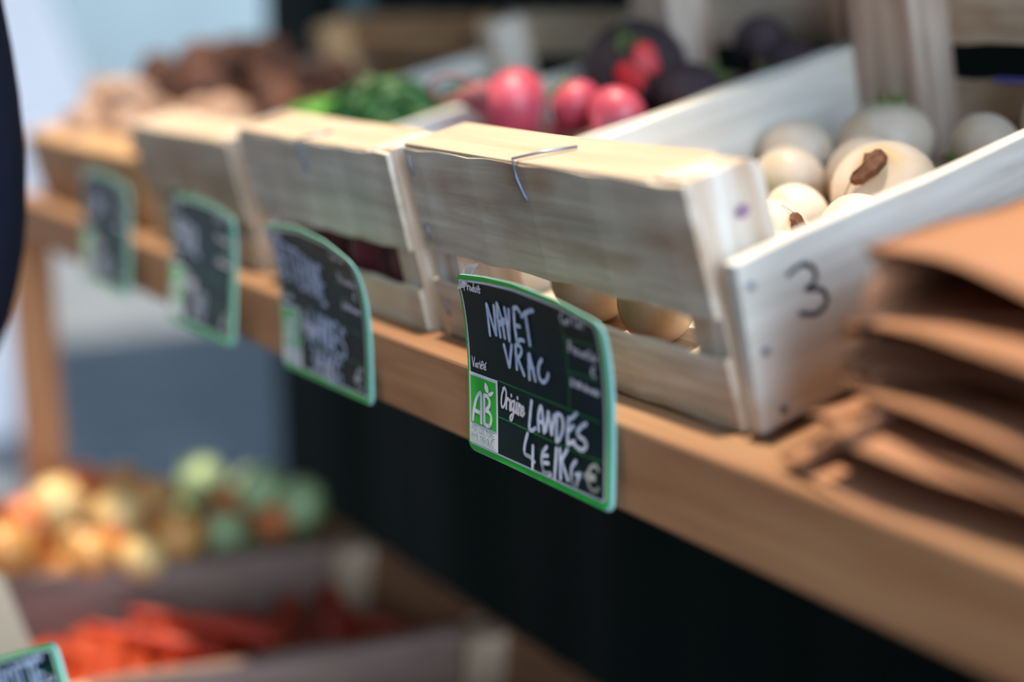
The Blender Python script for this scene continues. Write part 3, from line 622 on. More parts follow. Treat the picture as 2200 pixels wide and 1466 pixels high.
def turnip_parts(root, r, tail=0.25, seed=0.0, m=None, crown=True, nm='turnip'):
    b = link('bulb', body_mesh('bulb', r, globe(0.86, tail), seed=seed), m or TURN, root, True)
    mb = MB(); z0 = -r * (0.84 + tail)
    mb.tube([(0, 0, z0 + 0.002), (0.001, 0.0008, z0 - 0.006), (0.003, 0.0, z0 - 0.014), (0.004, -0.002, z0 - 0.020)], [0.0016, 0.0010, 0.0006, 0.0003], 6)
    mb.build('root_tip', ROOTM if m in (BEET, PINKB, DARKB) else DRY, root, True)
    if crown:
        mb = MB()
        for k in range(9):
            a = 2 * PI * k / 9 + seed; q = 0.004 + 0.003 * ((k * 7) % 3) / 2
            mb.tube([(math.cos(a) * q * 0.6, math.sin(a) * q * 0.6, r * 0.76), (math.cos(a) * q, math.sin(a) * q, r * 0.82), (math.cos(a) * q * 1.6, math.sin(a) * q * 1.6, r * 0.86 + 0.003 + 0.002 * (k % 3))], [0.0018, 0.0016, 0.0009], 6)
        mb.build('leaf_stubs', STUB, root, True)
    return root

def to_z(dirv):   # rotation that brings local -z (root tip) to the given direction
    return (-Vector(dirv)).to_track_quat('Z', 'Y')

def relax(box, r, n, fixed=(), seed=1, it=260, heap=None):
    """settle n balls of radius r (or list) into a box, pulled down, pushed apart; heap limits height by position"""
    rng = np.random.RandomState(seed); F = np.array([f[:3] for f in fixed]).reshape(-1, 3); FR = np.array([f[3] for f in fixed])
    rr = r * (0.88 + 0.24 * rng.rand(n)); lo = np.array(box[0]); hi = np.array(box[1])
    P = lo + (hi - lo) * rng.rand(n, 3)
    for k in range(it):
        P[:, 2] -= 0.0015 if k < it - 60 else 0.0003
        A = np.concatenate([P, F]); RA = np.concatenate([rr, FR])
        for s in range(2):
            A[:n] = P
            d = P[:, None, :] - A[None, :, :]; L = np.sqrt((d ** 2).sum(-1)) + 1e-9
            need = rr[:, None] + RA[None, :] * 0.97; over = np.clip(need - L, 0, None)
            over[np.arange(n), np.arange(n)] = 0
            w = np.where(np.arange(len(A)) < n, 0.45, 1.0)[None, :]
            P = P + ((d / L[..., None]) * (over * w)[..., None]).sum(1) * 0.8
            P = np.minimum(np.maximum(P, lo + rr[:, None]), hi - rr[:, None])
    return [(tuple(p), float(q)) for p, q in zip(P, rr)]

def frame_of(root): return root.matrix_basis.copy() if root.rotation_mode else None
def crate_mat(root):
    return Matrix.Translation(root.location) @ root.rotation_euler.to_matrix().to_4x4()
rng = random.Random(7)
def rand_rot():
    return Euler((rng.uniform(-2.6, 2.6), rng.uniform(-1.2, 1.2), rng.uniform(0, 6.28))).to_quaternion()

# --- turnips
MA = crate_mat(crA); MAi = MA.inverted()
def put(root, p, q, s=1.0):
    root.location = p; root.rotation_mode = 'QUATERNION'; root.rotation_quaternion = q; root.scale = (s, s, s)
def inA(u, v, w): return MA @ Vector((u - AU, v, w))
TR = 0.0335
proto = turnip_parts(empty('turnip'), TR, seed=0.4)
hero = []   # (u, v, w, r, direction of root tip, label)
H = [(0.0773, 0.2366, 0.0370, 0.0333, (0.36, -0.41, 0.84), 'cream turnip in the crate marked 3, in warm sun with a dried brown root scrap'),
     (0.0016, 0.3227, 0.0370, 0.0336, (0.0, -0.25, -0.97), 'large grey white turnip with a small green leaf crown, behind the sunlit one'),
     (0.0673, 0.3430, 0.0290, 0.0270, (0.3, 0.9, 0.1), 'turnip half hidden behind the rim at the right edge of the crate marked 3'),
     (-0.0150, 0.2439, 0.0300, 0.0270, (-0.1, 0.95, 0.1), 'shaded grey white turnip left of the sunlit one, nearest the left panel'),
     (0.0400, 0.1950, 0.0270, 0.0240, (0.1, 0.95, 0.1), 'small sunlit turnip low in the crate, left of the one with the root scrap'),
     (0.0700, 0.0560, 0.0290, 0.0260, (0.3, 0.9, -0.3), 'round turnip showing through the slat gap, right of the sharp price sign'),
     (0.0050, 0.0600, 0.0330, 0.0300, (0.3, 0.9, -0.3), 'turnip showing through the slat gap just above the top of the sharp price sign')]
fixed = []
for i, (u, v, w, r, d, lab) in enumerate(H):
    o = proto if i == 0 else copy_tree(proto)
    put(o, inA(u, v, w), to_z(MA.to_3x3() @ Vector(d)), r / TR)
    tag(o, lab, 'turnip', 'white turnips in the right crate'); hero.append(o); fixed.append((u - AU, v, w, r))
bpy.data.objects.remove([c for c in hero[0].children if c.name.startswith('root_tip')][0])
for h in (0, 3, 4, 5, 6):
    for c in list(hero[h].children):
        if c.name.startswith('leaf_stubs'): bpy.data.objects.remove(c)
# dried root scrap clinging to the sunlit turnip
c = inA(*H[0][:3]); dd = Vector((0.36, -0.60, 0.72)).normalized()
camU = Vector((0.548, 0.836, 0.0)); camV = Vector((-0.180, 0.118, 0.976))
def on_t(px, py, lift=0.0006):      # scrap outline points on the turnip's rounded skin
    v = dd * 0.77 + (camU * (px * 1.25 - 20) + camV * (py * 1.25 - 24)) * (0.86 / 3055.0 / 0.0333); 
    return c + v.normalized() * (0.0325 + lift)
mb = MB(); rg = random.Random(3)
scr_pts = [(-34, -14), (-20, -20), (-4, -20), (6, -14), (16, -10), (26, 2), (28, 14), (24, 24), (14, 32), (6, 26), (-4, 24), (-6, 14), (-4, 4), (-12, -4), (-24, -6)]
outl = [on_t(a, b, 0.0005) for a, b in scr_pts]; top = [on_t(a * 0.8 + 1, b * 0.8 + 2, 0.0032 + 0.0022 * rg.random()) for a, b in scr_pts]
n_ = len(outl); cc = on_t(4, 8, 0.0052)
mb.add(outl + top + [cc], [(i, (i + 1) % n_, n_ + (i + 1) % n_, n_ + i) for i in range(n_)] + [(n_ + i, n_ + (i + 1) % n_, 2 * n_) for i in range(n_)])
inv = (Matrix.Translation(hero[0].location) @ hero[0].rotation_quaternion.to_matrix().to_4x4() @ Matrix.Diagonal((*hero[0].scale, 1))).inverted()
mb.v = [tuple(inv @ Vector(p)) for p in mb.v]; mb.build('dried_root_scrap', DRY, hero[0])
mb = MB(); mb.tube([tuple(inv @ on_t(a, b, 0.0005)) for a, b in ((-24, -6), (-34, -14), (-46, -26), (-58, -36), (-68, -44))], 0.0003, 5); mb.build('root_hair', DRY, hero[0])
for (p, r) in relax(((0.009, 0.006, 0.004), (0.282, 0.424, 0.074)), 0.028, 13, fixed, seed=4):
    u, v, w = p
    o = copy_tree(proto); put(o, MA @ Vector(p), rand_rot(), r / TR)
    row = 'front slats' if v < 0.14 else ('middle of the crate' if v < 0.29 else 'rear wall')
    tag(o, 'cream white turnip in the right crate, lying by the ' + row if v < 0.14 or v >= 0.29 else 'cream white turnip in the middle of the right crate', 'turnip', 'white turnips in the right crate')

# --- beetroots (crate B)
MBt = crate_mat(crB); BU = -0.336
def inB(u, v, w): return MBt @ Vector((u - BU, v + 0.006, w + 0.002))
BR = 0.033
bp = turnip_parts(empty('beetroot'), BR, 0.35, 1.1, BEET, False)
tag(bp, 'round deep purple beetroot in the middle crate, among others like it', 'beetroot', 'beetroots in the middle crate')
fx = [(-0.2480, 0.187, 0.088, 0.031), (-0.2020, 0.213, 0.085, 0.021), (-0.1560, 0.215, 0.077, 0.024), (-0.2450, 0.305, 0.086, 0.044), (-0.325, 0.40, 0.055, 0.030)]
fxl = [(f[0] - BU, f[1] + 0.006, f[2] + 0.002, f[3]) for f in fx]
first = True
for (p, r) in relax(((0.009, 0.006, 0.004), (0.229, 0.424, 0.085)), 0.031, 21, fxl, seed=8):
    o = bp if first else copy_tree(bp); first = False
    put(o, MBt @ Vector(p), rand_rot(), r / BR)
    tag(o, 'deep purple beetroot in the middle crate, ' + ('seen through the gap behind its front slats' if p[1] < 0.12 else 'lying loose in the heap behind'), 'beetroot', 'beetroots in the middle crate')
o = turnip_parts(empty('beetroot'), 0.031, 0.55, 2.0, PINKB, False)
put(o, inB(*fx[0][:3]), to_z((-0.52, -0.80, 0.10)), 1.0)
tag(o, 'large pink beetroot lying on its side with a long curling root tail', 'beetroot', 'beetroots in the middle crate')
mb = MB()
pts = smooth_line([(1045, 200), (1005, 206), (978, 212), (952, 214), (932, 207), (922, 192), (927, 176), (944, 166), (970, 163), (998, 169), (1020, 182)], 3)[:30]
while len(pts) < 30: pts.append(pts[-1])
camF = Vector((-0.816741, 0.535152, -0.215746)); camO = Vector((0.689, -0.4206, 0.1927))
wp = [camO + (camF + camU * ((x - 1100) / 3055.0) - camV * ((y - 733) / 3055.0)) * (1.095 - 0.02 * (i / 29.0)) for i, (x, y) in enumerate(pts)]
inv = (Matrix.Translation(o.location) @ o.rotation_quaternion.to_matrix().to_4x4()).inverted()
mb.tube([tuple(inv @ p) for p in wp], [0.0095 * (1 - min(1, i / 8.0)) + 0.0015 for i in range(30)], 8); mb.build('curling_root', ROOTM, o, True)
o = turnip_parts(empty('beetroot'), 0.021, 0.3, 3.0, PINKB, True)
put(o, inB(*fx[1][:3]), to_z((0.5, 0.3, -0.5)), 1.0); tag(o, 'small bright pink beetroot with pale top, right of the large pink one', 'beetroot', 'beetroots in the middle crate')
o = turnip_parts(empty('beetroot'), 0.024, 0.2, 4.0, PINKB, False)
put(o, inB(*fx[2][:3]), to_z((0.1, -0.9, -0.3)), 1.0); tag(o, 'round pink beetroot touching the right panel of the middle crate', 'beetroot', 'beetroots in the middle crate')
o = turnip_parts(empty('beetroot'), 0.044, 0.15, 5.0, DARKB, True)
put(o, inB(*fx[3][:3]), to_z((-0.4, 0.5, -0.5)), 1.0); tag(o, 'biggest dark grey beetroot on the heap showing a bright red cut', 'beetroot', 'beetroots in the middle crate')
mb = MB(); cB = inB(*fx[3][:3]); inv = (Matrix.Translation(o.location) @ o.rotation_quaternion.to_matrix().to_4x4()).inverted()
for (ox, oy, rx) in ((-0.010, -0.010, 0.009), (0.004, 0.005, 0.009), (-0.004, -0.014, 0.010), (0.010, -0.004, 0.006)):
    ring = []
    for k in range(12):
        a = 2 * PI * k / 12; v = (-camF) * 0.040 + camU * (ox + rx * math.cos(a)) + camV * (oy + rx * 1.1 * math.sin(a)); ring.append(tuple(inv @ (cB + v.normalized() * 0.0452)))
    v = (-camF) * 0.040 + camU * ox + camV * oy
    mb.add(ring + [tuple(inv @ (cB + v.normalized() * 0.0462))], [(k, (k + 1) % 12, 12) for k in range(12)])
mb.build('red_cut', REDF, o, True)
for k, (u, v, w, r) in enumerate([(-0.325, 0.40, 0.060, 0.030), (-0.15, 0.385, 0.060, 0.031), (-0.170, 0.300, 0.066, 0.032), (-0.19, 0.395, 0.088, 0.022)]):
    o = turnip_parts(empty('beetroot'), r, 0.4, 6.0 + k, DARKB, True); put(o, inB(u, v, w), rand_rot(), 1.0)
    tag(o, ['dark grey beetroot in the rear left corner of the middle crate', 'dark grey beetroot with leaf stubs against the rear slat of the middle crate',
            'dark grey beetroot behind the pink one by the right panel', 'small dark grey beetroot on top near the rear slat'][k], 'beetroot', 'beetroots in the middle crate')

# --- parsley (crate C)
LEAF = mat('parsley_leaf', srgb(30, 96, 40), 0.55, 0.4, 0.35, 80, sub=0.0)
LEAFL = mat('parsley_leaf_light', srgb(92, 168, 48), 0.55, 0.4, 0.25, 80)
STEM = mat('parsley_stem', srgb(120, 168, 80), 0.5)
MC = crate_mat(crC)
def parsley(r, m, seed, nleaf=420):
    rg = random.Random(seed); root = empty('parsley_bunch')
    mb = MB(); st = MB()
    for k in range(nleaf):
        th = rg.uniform(0, 2 * PI); ph = math.acos(rg.uniform(-0.35, 1)); q = r * rg.uniform(0.55, 1.0)
        c = Vector((math.sin(ph) * math.cos(th), math.sin(ph) * math.sin(th), math.cos(ph) * 0.8)) * q
        n = (c.normalized() + Vector((rg.uniform(-.6, .6), rg.uniform(-.6, .6), rg.uniform(-.3, .9)))).normalized()
        t = n.orthogonal().normalized(); b = n.cross(t); a0 = rg.uniform(0, 6.28); s = rg.uniform(0.006, 0.010)
        t, b = t * math.cos(a0) + b * math.sin(a0), b * math.cos(a0) - t * math.sin(a0)
        pts = []
        for j in range(11):                      # three-lobed leaflet outline
            an = -PI * 0.62 + PI * 1.24 * j / 10; rad = s * (0.62 + 0.38 * abs(math.cos(an * 2.6)))
            pts.append(c + t * math.cos(an) * rad + b * math.sin(an) * rad + n * 0.0012 * math.sin(j * 2.0))
        pts.append(c - t * s * 0.5)
        mb.add(pts + [c + n * 0.0012], [(j, (j + 1) % 12, 12) for j in range(12)])
        if k % 9 == 0: st.tube([(0, 0, -r * 0.9), tuple(c * 0.5 + Vector((0, 0, -r * 0.2))), tuple(c)], [0.0012, 0.001, 0.0006], 5)
    mb.build('leaves', m, root, True); st.build('stems', STEM, root, True); return root
lab = ['light green parsley bunch at the left of its crate', 'dark green parsley bunch in the middle of its crate', 'dark green parsley bunch right of the middle in its crate']
PL = [(-0.515, 0.150, 0.056, 0.048, LEAFL), (-0.555, 0.235, 0.040, 0.048, LEAFL), (-0.440, 0.175, 0.068, 0.054, LEAF), (-0.412, 0.235, 0.050, 0.042, LEAF),
      (-0.545, 0.060, 0.040, 0.040, LEAFL), (-0.450, 0.065, 0.040, 0.044, LEAF), (-0.450, 0.270, 0.040, 0.050, LEAF)]
PLAB = ['light green parsley bunch at the left of its crate, catching the light', 'light green parsley bunch deeper in the left side of the parsley crate', 'dark green parsley bunch showing highest over the middle of the front batten',
        'dark parsley bunch by the right panel, behind the front batten', 'light parsley bunch pressed against the front slats at left', 'dark parsley bunch pressed against the front slats at right', 'dark green parsley bunch lying low behind the highest one']
for k, (u, v, w, r, m) in enumerate(PL):
    o = parsley(r, m, 20 + k); o.location = MC @ Vector((u + 0.603, v + 0.004, w + 0.007)); o.rotation_euler = (rng.uniform(-.5, .2), rng.uniform(-.3, .3), rng.uniform(0, 6))
    tag(o, PLAB[k], 'herbs', 'parsley bunches in the grey crate')

# --- knobbly roots (crate D)
def knobbly(name, r, seed, m):
    rg = random.Random(seed); bm = bmesh.new()
    balls = [(Vector((0, 0, 0)), r)]
    for k in range(6):
        d = Vector((rg.uniform(-1, 1), rg.uniform(-1, 1), rg.uniform(-.6, .6))).normalized(); balls.append((d * r * rg.uniform(.7, 1.1), r * rg.uniform(.35, .55)))
    bmesh.ops.create_icosphere(bm, subdivisions=4, radius=1.0)
    for v in bm.verts:
        d = v.co.normalized(); best = 0
        for c, q in balls:
            b = d.dot(c); disc = b * b - (c.length_squared - q * q)
            if disc > 0: best = max(best, b + math.sqrt(disc))
        v.co = d * max(best, r * 0.6); v.co.x *= 1.25
    me = bpy.data.meshes.new(name); bm.to_mesh(me); bm.free(); sm = link(name, me, m, None, True)
    md = sm.modifiers.new('smooth', 'SMOOTH'); md.iterations = 5; md.factor = 0.6
    return sm
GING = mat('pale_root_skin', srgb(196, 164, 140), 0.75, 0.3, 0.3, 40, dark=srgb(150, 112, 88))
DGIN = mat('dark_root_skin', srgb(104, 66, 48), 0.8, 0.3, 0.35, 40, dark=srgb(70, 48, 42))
MD = crate_mat(crD)
gp = [knobbly('jerusalem_artichoke', 0.026, 31 + k, GING) for k in range(4)]; dp = [knobbly('jerusalem_artichoke', 0.028, 51 + k, DGIN) for k in range(3)]
used = set()
fxd = [(0.045, 0.09, 0.080, 0.036), (0.10, 0.10, 0.092, 0.036), (0.11, 0.045, 0.080, 0.034), (0.20, 0.06, 0.070, 0.032), (0.050, 0.16, 0.096, 0.036), (0.115, 0.185, 0.106, 0.038), (0.185, 0.16, 0.090, 0.036), (0.06, 0.24, 0.098, 0.036), (0.13, 0.26, 0.095, 0.034)]
allp = [((f[0], f[1], f[2]), f[3]) for f in fxd] + relax(((0.010, 0.012, 0.004), (0.366, 0.300, 0.10)), 0.031, 34, fxd, seed=12)
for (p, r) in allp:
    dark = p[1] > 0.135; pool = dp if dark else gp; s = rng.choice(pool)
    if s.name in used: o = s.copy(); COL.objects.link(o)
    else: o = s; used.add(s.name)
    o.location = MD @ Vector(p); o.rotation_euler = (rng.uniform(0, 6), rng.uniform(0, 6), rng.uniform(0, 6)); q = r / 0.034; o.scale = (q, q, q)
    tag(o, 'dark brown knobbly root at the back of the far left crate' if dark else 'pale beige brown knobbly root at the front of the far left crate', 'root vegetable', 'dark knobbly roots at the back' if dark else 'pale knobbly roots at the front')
for s in gp + dp:
    if s.name not in used: bpy.data.objects.remove(s)

# --- onions and squashes (lower left crate)
ON = [skin('yellow_onion_skin', srgb(210, 152, 84), srgb(184, 120, 66), srgb(214, 190, 130), -0.03, 0.035, 0.32, 0.1, srgb(206, 140, 60), 30),
      skin('pale_onion_skin', srgb(222, 190, 128), srgb(196, 150, 86), srgb(230, 210, 160), -0.03, 0.035, 0.32, 0.1, srgb(216, 176, 90), 30),
      skin('orange_onion_skin', srgb(214, 122, 70), srgb(186, 104, 60), srgb(200, 150, 96), -0.03, 0.035, 0.35, 0.1, srgb(170, 90, 50), 30)]
KO = skin('green_skin', srgb(172, 198, 146), srgb(128, 160, 104), srgb(190, 206, 170), -0.03, 0.03, 0.4, 0.1, srgb(130, 170, 130), 30)
def onion_prof(t):
    a = -PI / 2 + PI * min(t / 0.86, 1.0); rr = math.cos(a); zz = math.sin(a) * 0.92
    if t > 0.72: k = (t - 0.72) / 0.28; rr = max(rr, 0) * (1 - k) + (0.10 + 0.30 * (1 - k) ** 2) * k ** 0.5 * (1 if t < 0.98 else 0.6); zz = max(zz, 0.80) + 0.42 * k * k if t > 0.8 else zz + 0.1 * k
    return max(rr, 0.03), zz
OR = 0.027
def onion(m, seed):
    root = empty('onion'); link('bulb', body_mesh('bulb', OR, onion_prof, seed=seed, bump=0.015), m, root, True)
    mb = MB(); rg = random.Random(int(seed * 10))
    for k in range(10):
        a = rg.uniform(0, 6.28); mb.tube([(0.002 * math.cos(a), 0.002 * math.sin(a), -OR * 0.90), (0.005 * math.cos(a), 0.005 * math.sin(a), -OR * 1.0), (0.006 * math.cos(a + .5), 0.006 * math.sin(a + .5), -OR * 1.1)], [0.0006, 0.0004, 0.0002], 4)
    mb.build('roots', DRY, root); return root
onp = [onion(m, 1.0 + k) for k, m in enumerate(ON)]; kop = turnip_parts(empty('kohlrabi'), OR, 0.05, 9.0, KO, True)
ML = crate_mat(low[0]); x0 = -1.052
def low_px(px, py, d):      # places read off the photo, fixed in the crate at their own depth
    return ML.inverted() @ (camO + (camF + camU * ((px - 1100) / 3055.0) - camV * ((py - 733) / 3055.0)) * d)
spots = [(122, 1085, 1.60, 0.032, 1), (178, 1035, 1.74, 0.024, 2), (252, 1105, 1.62, 0.030, 1), (262, 1045, 1.75, 0.028, 0), (325, 1078, 1.70, 0.030, 0), (378, 1150, 1.62, 0.032, 0), (305, 1198, 1.55, 0.026, 1),
         (195, 1190, 1.53, 0.026, 0), (12, 1180, 1.50, 0.030, 0), (55, 1120, 1.58, 0.028, 2), (238, 1180, 1.58, 0.022, 2), (558, 1052, 1.78, 0.032, 3), (645, 1082, 1.78, 0.032, 3), (480, 1150, 1.72, 0.030, 3), (430, 1030, 1.86, 0.030, 3), (500, 1090, 1.83, 0.026, 2), (585, 1125, 1.76, 0.026, 2)]
fxo = []
protos = onp + [kop]; usedp = set()
def place_round(kind, M_, p, r, lab, grp, rot=None):
    s = protos[kind]
    if kind in usedp: o = copy_tree(s)
    else: o = s; usedp.add(kind)
    put(o, M_ @ Vector(p), rot or rand_rot(), r / OR)
    tag(o, lab, 'kohlrabi' if kind == 3 else 'onion', grp)
names = ['golden yellow onion', 'pale yellow onion', 'orange brown onion', 'pale green kohlrabi']
where = ['on the left part of the lower shelf heap', 'on top of the onion heap', 'in front of the brown crate side', 'on the right end of the heap']
for i, (px, py, d, r, k) in enumerate(spots):
    p = low_px(px, py, d); fxo.append((p.x, p.y, p.z, r))
OL = ['large pale yellow onion at the top left of the heap beside the stand leg', 'small orange onion at the back of the heap near the leg', 'pale yellow onion standing in the middle of the heap', 'golden onion at the back behind the middle one',
      'golden onion right of the middle at the back', 'golden onion at the right front of the yellow heap', 'pale yellow onion low at the front resting on the crate side', 'golden onion low at front left on the crate side',
      'golden onion cut by the left edge of the photo', 'orange brown onion in front of the stand leg', 'small orange onion between two yellow ones at the front', 'brightest pale green kohlrabi right of the onions', 'pale green kohlrabi at the far right of the heap',
      'pale green kohlrabi low in front beside the yellow onions', 'dim green kohlrabi at the back, left of the bright one', 'orange brown onion among the kohlrabi at the back', 'orange brown onion among the kohlrabi at the front']
for i, (px, py, d, r, k) in enumerate(spots):
    place_round(k, ML, fxo[i][:3], r, OL[i], 'kohlrabi on the lower shelf' if k == 3 else 'onions on the lower shelf')
for (p, r) in relax(((0.011, -0.01, 0.006), (0.275, 0.455, 0.15)), 0.027, 62, fxo, seed=21):
    k = 3 if p[1] > 0.25 and rng.random() < 0.6 else rng.choice([0, 0, 1, 2])
    place_round(k, ML, p, r, names[k] + ' in the lower left crate, beneath the top of the heap', 'kohlrabi on the lower shelf' if k == 3 else 'onions on the lower shelf')

# --- carrots
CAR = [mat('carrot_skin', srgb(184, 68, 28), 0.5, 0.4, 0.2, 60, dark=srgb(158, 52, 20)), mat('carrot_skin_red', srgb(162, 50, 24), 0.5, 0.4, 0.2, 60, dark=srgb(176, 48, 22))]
def carrot(m, seed):
    rg = random.Random(seed); root = empty('carrot'); L_ = rg.uniform(0.15, 0.19); r = rg.uniform(0.014, 0.019); mb = MB(); pts = []; rs = []
    for k in range(15):
        t = k / 14.0; pts.append((0.004 * math.sin(t * 3 + seed), 0.003 * math.sin(t * 4 + seed * 2), L_ / 2 - L_ * t))
        rs.append(r * (min(1, (t / 0.04) ** 0.5 if t < 0.04 else 1)) * (1 - 0.72 * t) * (1 + 0.03 * math.sin(k * 2.2)) + 0.0004)
    rs[0] = r * 0.55; rs[-1] = 0.0012
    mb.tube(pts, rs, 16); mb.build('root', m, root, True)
    mb = MB()
    for k in range(5): a = 1.256 * k; mb.tube([(0.003 * math.cos(a), 0.003 * math.sin(a), L_ / 2 - 0.001), (0.006 * math.cos(a), 0.006 * math.sin(a), L_ / 2 + 0.008)], [0.0016, 0.001], 5)
    mb.build('leaf_stubs', STUB, root, True); return root
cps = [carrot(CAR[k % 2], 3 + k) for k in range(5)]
Mc = crate_mat(low[1]); usedc = set(); rc = random.Random(5)
def put_carrot(p, yaw, pitch, lab):
    k = rc.randrange(5)
    if k in usedc: o = copy_tree(cps[k])
    else: o = cps[k]; usedc.add(k)
    q = (Euler((0, 0, yaw)).to_quaternion() @ Euler((0, PI / 2 + pitch, 0)).to_quaternion())
    put(o, Mc @ Vector(p), Mc.to_quaternion() @ q, 1.0); tag(o, lab, 'carrot', 'carrots in the lower crate')
for lay in range(3):
    for i in range(12):
        v = 0.05 + 0.034 * i + rc.uniform(-.006, .006); half = rc.random()
        for u in ((0.092, 0.205) if lay < 2 else (0.11, 0.19)):
            if v > 0.45: continue
            z = 0.018 + lay * 0.021 + (0.006 if lay == 2 else 0) * rc.random()
            yaw = rc.uniform(-0.35, 0.35) + (PI if rc.random() < .5 else 0) if lay < 2 else rc.uniform(-0.7, 0.7) + (PI if rc.random() < .5 else 0)
            put_carrot((u + rc.uniform(-.008, .008), v, z), yaw, rc.uniform(-.05, .05), 'orange carrot lying in the ' + ('front' if v < 0.2 else 'back') + ' half of the lower crate, layered with others')
CS = [((0.150, 0.16, 0.088), 0.75, 0.10, 'bright orange carrot pointing up out of the heap at an angle'), ((0.140, 0.215, 0.094), 0.95, 0.14, 'brightest orange carrot sticking up beside the middle of the crate'),
      ((0.170, 0.11, 0.082), -0.3, 0.05, 'red orange carrot lying across the front of the heap')]
for p, a, b, lab in CS: put_carrot(p, a, b, lab)

# --- potatoes in the nearest lower crate
PO = mat('red_potato_skin', srgb(150, 74, 60), 0.7, 0.3, 0.3, 50, dark=srgb(120, 56, 50))
Mp = crate_mat(low[2])
def pot_prof(t):
    a = -PI / 2 + PI * t; return max(math.cos(a), 0.02), math.sin(a) * 1.25
pm = body_mesh('potato', 0.028, pot_prof, seed=2.0, bump=0.08)
for p in pm.polygons: p.use_smooth = True
pm.materials.append(PO)
for (p, r) in relax(((0.010, 0.06, 0.004), (0.280, 0.455, 0.075)), 0.033, 26, [], seed=31):
    o = bpy.data.objects.new('potato', pm); COL.objects.link(o); o.location = Mp @ Vector(p); o.rotation_euler = (rng.uniform(0, 6), rng.uniform(0, 6), rng.uniform(0, 6)); q = r / 0.0335; o.scale = (q, q, q)
    tag(o, 'red skinned potato in the nearest lower crate, under the dark edge', 'potato', 'red potatoes in the lower crate')

# --- paper bags beside the turnip crate
def bag(name, x, y, z, w, l, th, seed, tilt=0.10, yaw=0.0, side=0.45, drop=0.0):
    """flat kraft bag, mouth to the front: two sheets joined by pleated sides, crinkled"""
    nt_ = 0.03 if drop else 0.08
    rg = random.Random(seed); NY = 26; NXB = 22; vs = []; fs = []
    ring = []
    for i in range(NXB + 1): ring.append((i / NXB, 1.0))               # top sheet
    for k in range(1, 6): ring.append((1.0 - nt_ * math.sin(PI * k / 6), 1.0 - k / 3.0))
    for i in range(NXB, -1, -1): ring.append((i / NXB, -1.0))
    for k in range(1, 6): ring.append((nt_ * math.sin(PI * k / 6), -1.0 + k / 3.0))
    n = len(ring)
    for j in range(NY + 1):
        t = j / NY; open_ = th * (0.32 + 0.68 * (1 - t) ** 1.3)
        front = 0.010 * math.sin(seed * 3.1) 
        for i, (a, s) in enumerate(ring):
            xx = w * a; crk = 0.0013 * noise3((a * 3, t * 5, s), 2.6, seed) + 0.0008 * noise3((a * 9, t * 3, s), 2.1, seed + 4)
            bulge = math.sin(PI * min(max(a, 0.0), 1.0)) ** 0.5
            lip = (0.0040 * math.sin(a * 6 + seed) + 0.0016 * math.sin(a * 15 + seed * 2)) * (1 - t) ** 4
            zz = s * open_ * 0.5 * (side + (1 - side) * bulge) + crk + lip * (1 if s > 0 else 0.4)
            if drop and s > 0: zz -= drop * min(1.0, max(0.0, a) / 0.42) * (1 - t) ** 2.5
            yy = l * t + (0.008 * math.sin(a * 5 + seed + (1 if s > 0 else 2.2)) + (0.006 if s > 0 else -0.004)) * (1 - t)
            vs.append((xx, yy, zz))
    for j in range(NY):
        for i in range(n): fs.append((j * n + i, j * n + (i + 1) % n, (j + 1) * n + (i + 1) % n, (j + 1) * n + i))
    fs.append(tuple(NY * n + i for i in range(n)))
    me = bpy.data.meshes.new(name); me.from_pydata(vs, [], fs); me.update()
    o = link(name, me, M['kraft'], None, True); so = o.modifiers.new('paper', 'SOLIDIFY'); so.thickness = 0.0004
    o.location = (x, y, z); o.rotation_euler = (tilt, 0, yaw); return o
BL = [(0.248, 0.012, 0.012, 0.27, 0.30, 0.026, 1, 0.16, 0.00, 'lowest brown paper bag of the pile, its rolled lip on the rail'),
      (0.276, 0.016, 0.033, 0.25, 0.30, 0.020, 2, 0.16, -0.04, 'second brown paper bag from the bottom of the pile'),
      (0.266, 0.026, 0.050, 0.25, 0.29, 0.016, 4, 0.16, 0.05, 'crumpled brown paper bag in the middle of the pile'),
      (0.264, 0.020, 0.068, 0.25, 0.29, 0.016, 5, 0.15, 0.00, 'brown paper bag under the top one, its lip jutting out to the left'),
      (0.276, 0.016, 0.088, 0.27, 0.30, 0.034, 6, 0.16, 0.0, 'topmost brown paper bag, wide and smooth with an open pleated side')]
for a in BL:
    o = bag('paper_bag', *a[:9], *((0.95, 0.022) if a[6] == 6 else ())); tag(o, a[9], 'paper bag', 'brown paper bags piled beside the turnip crate')

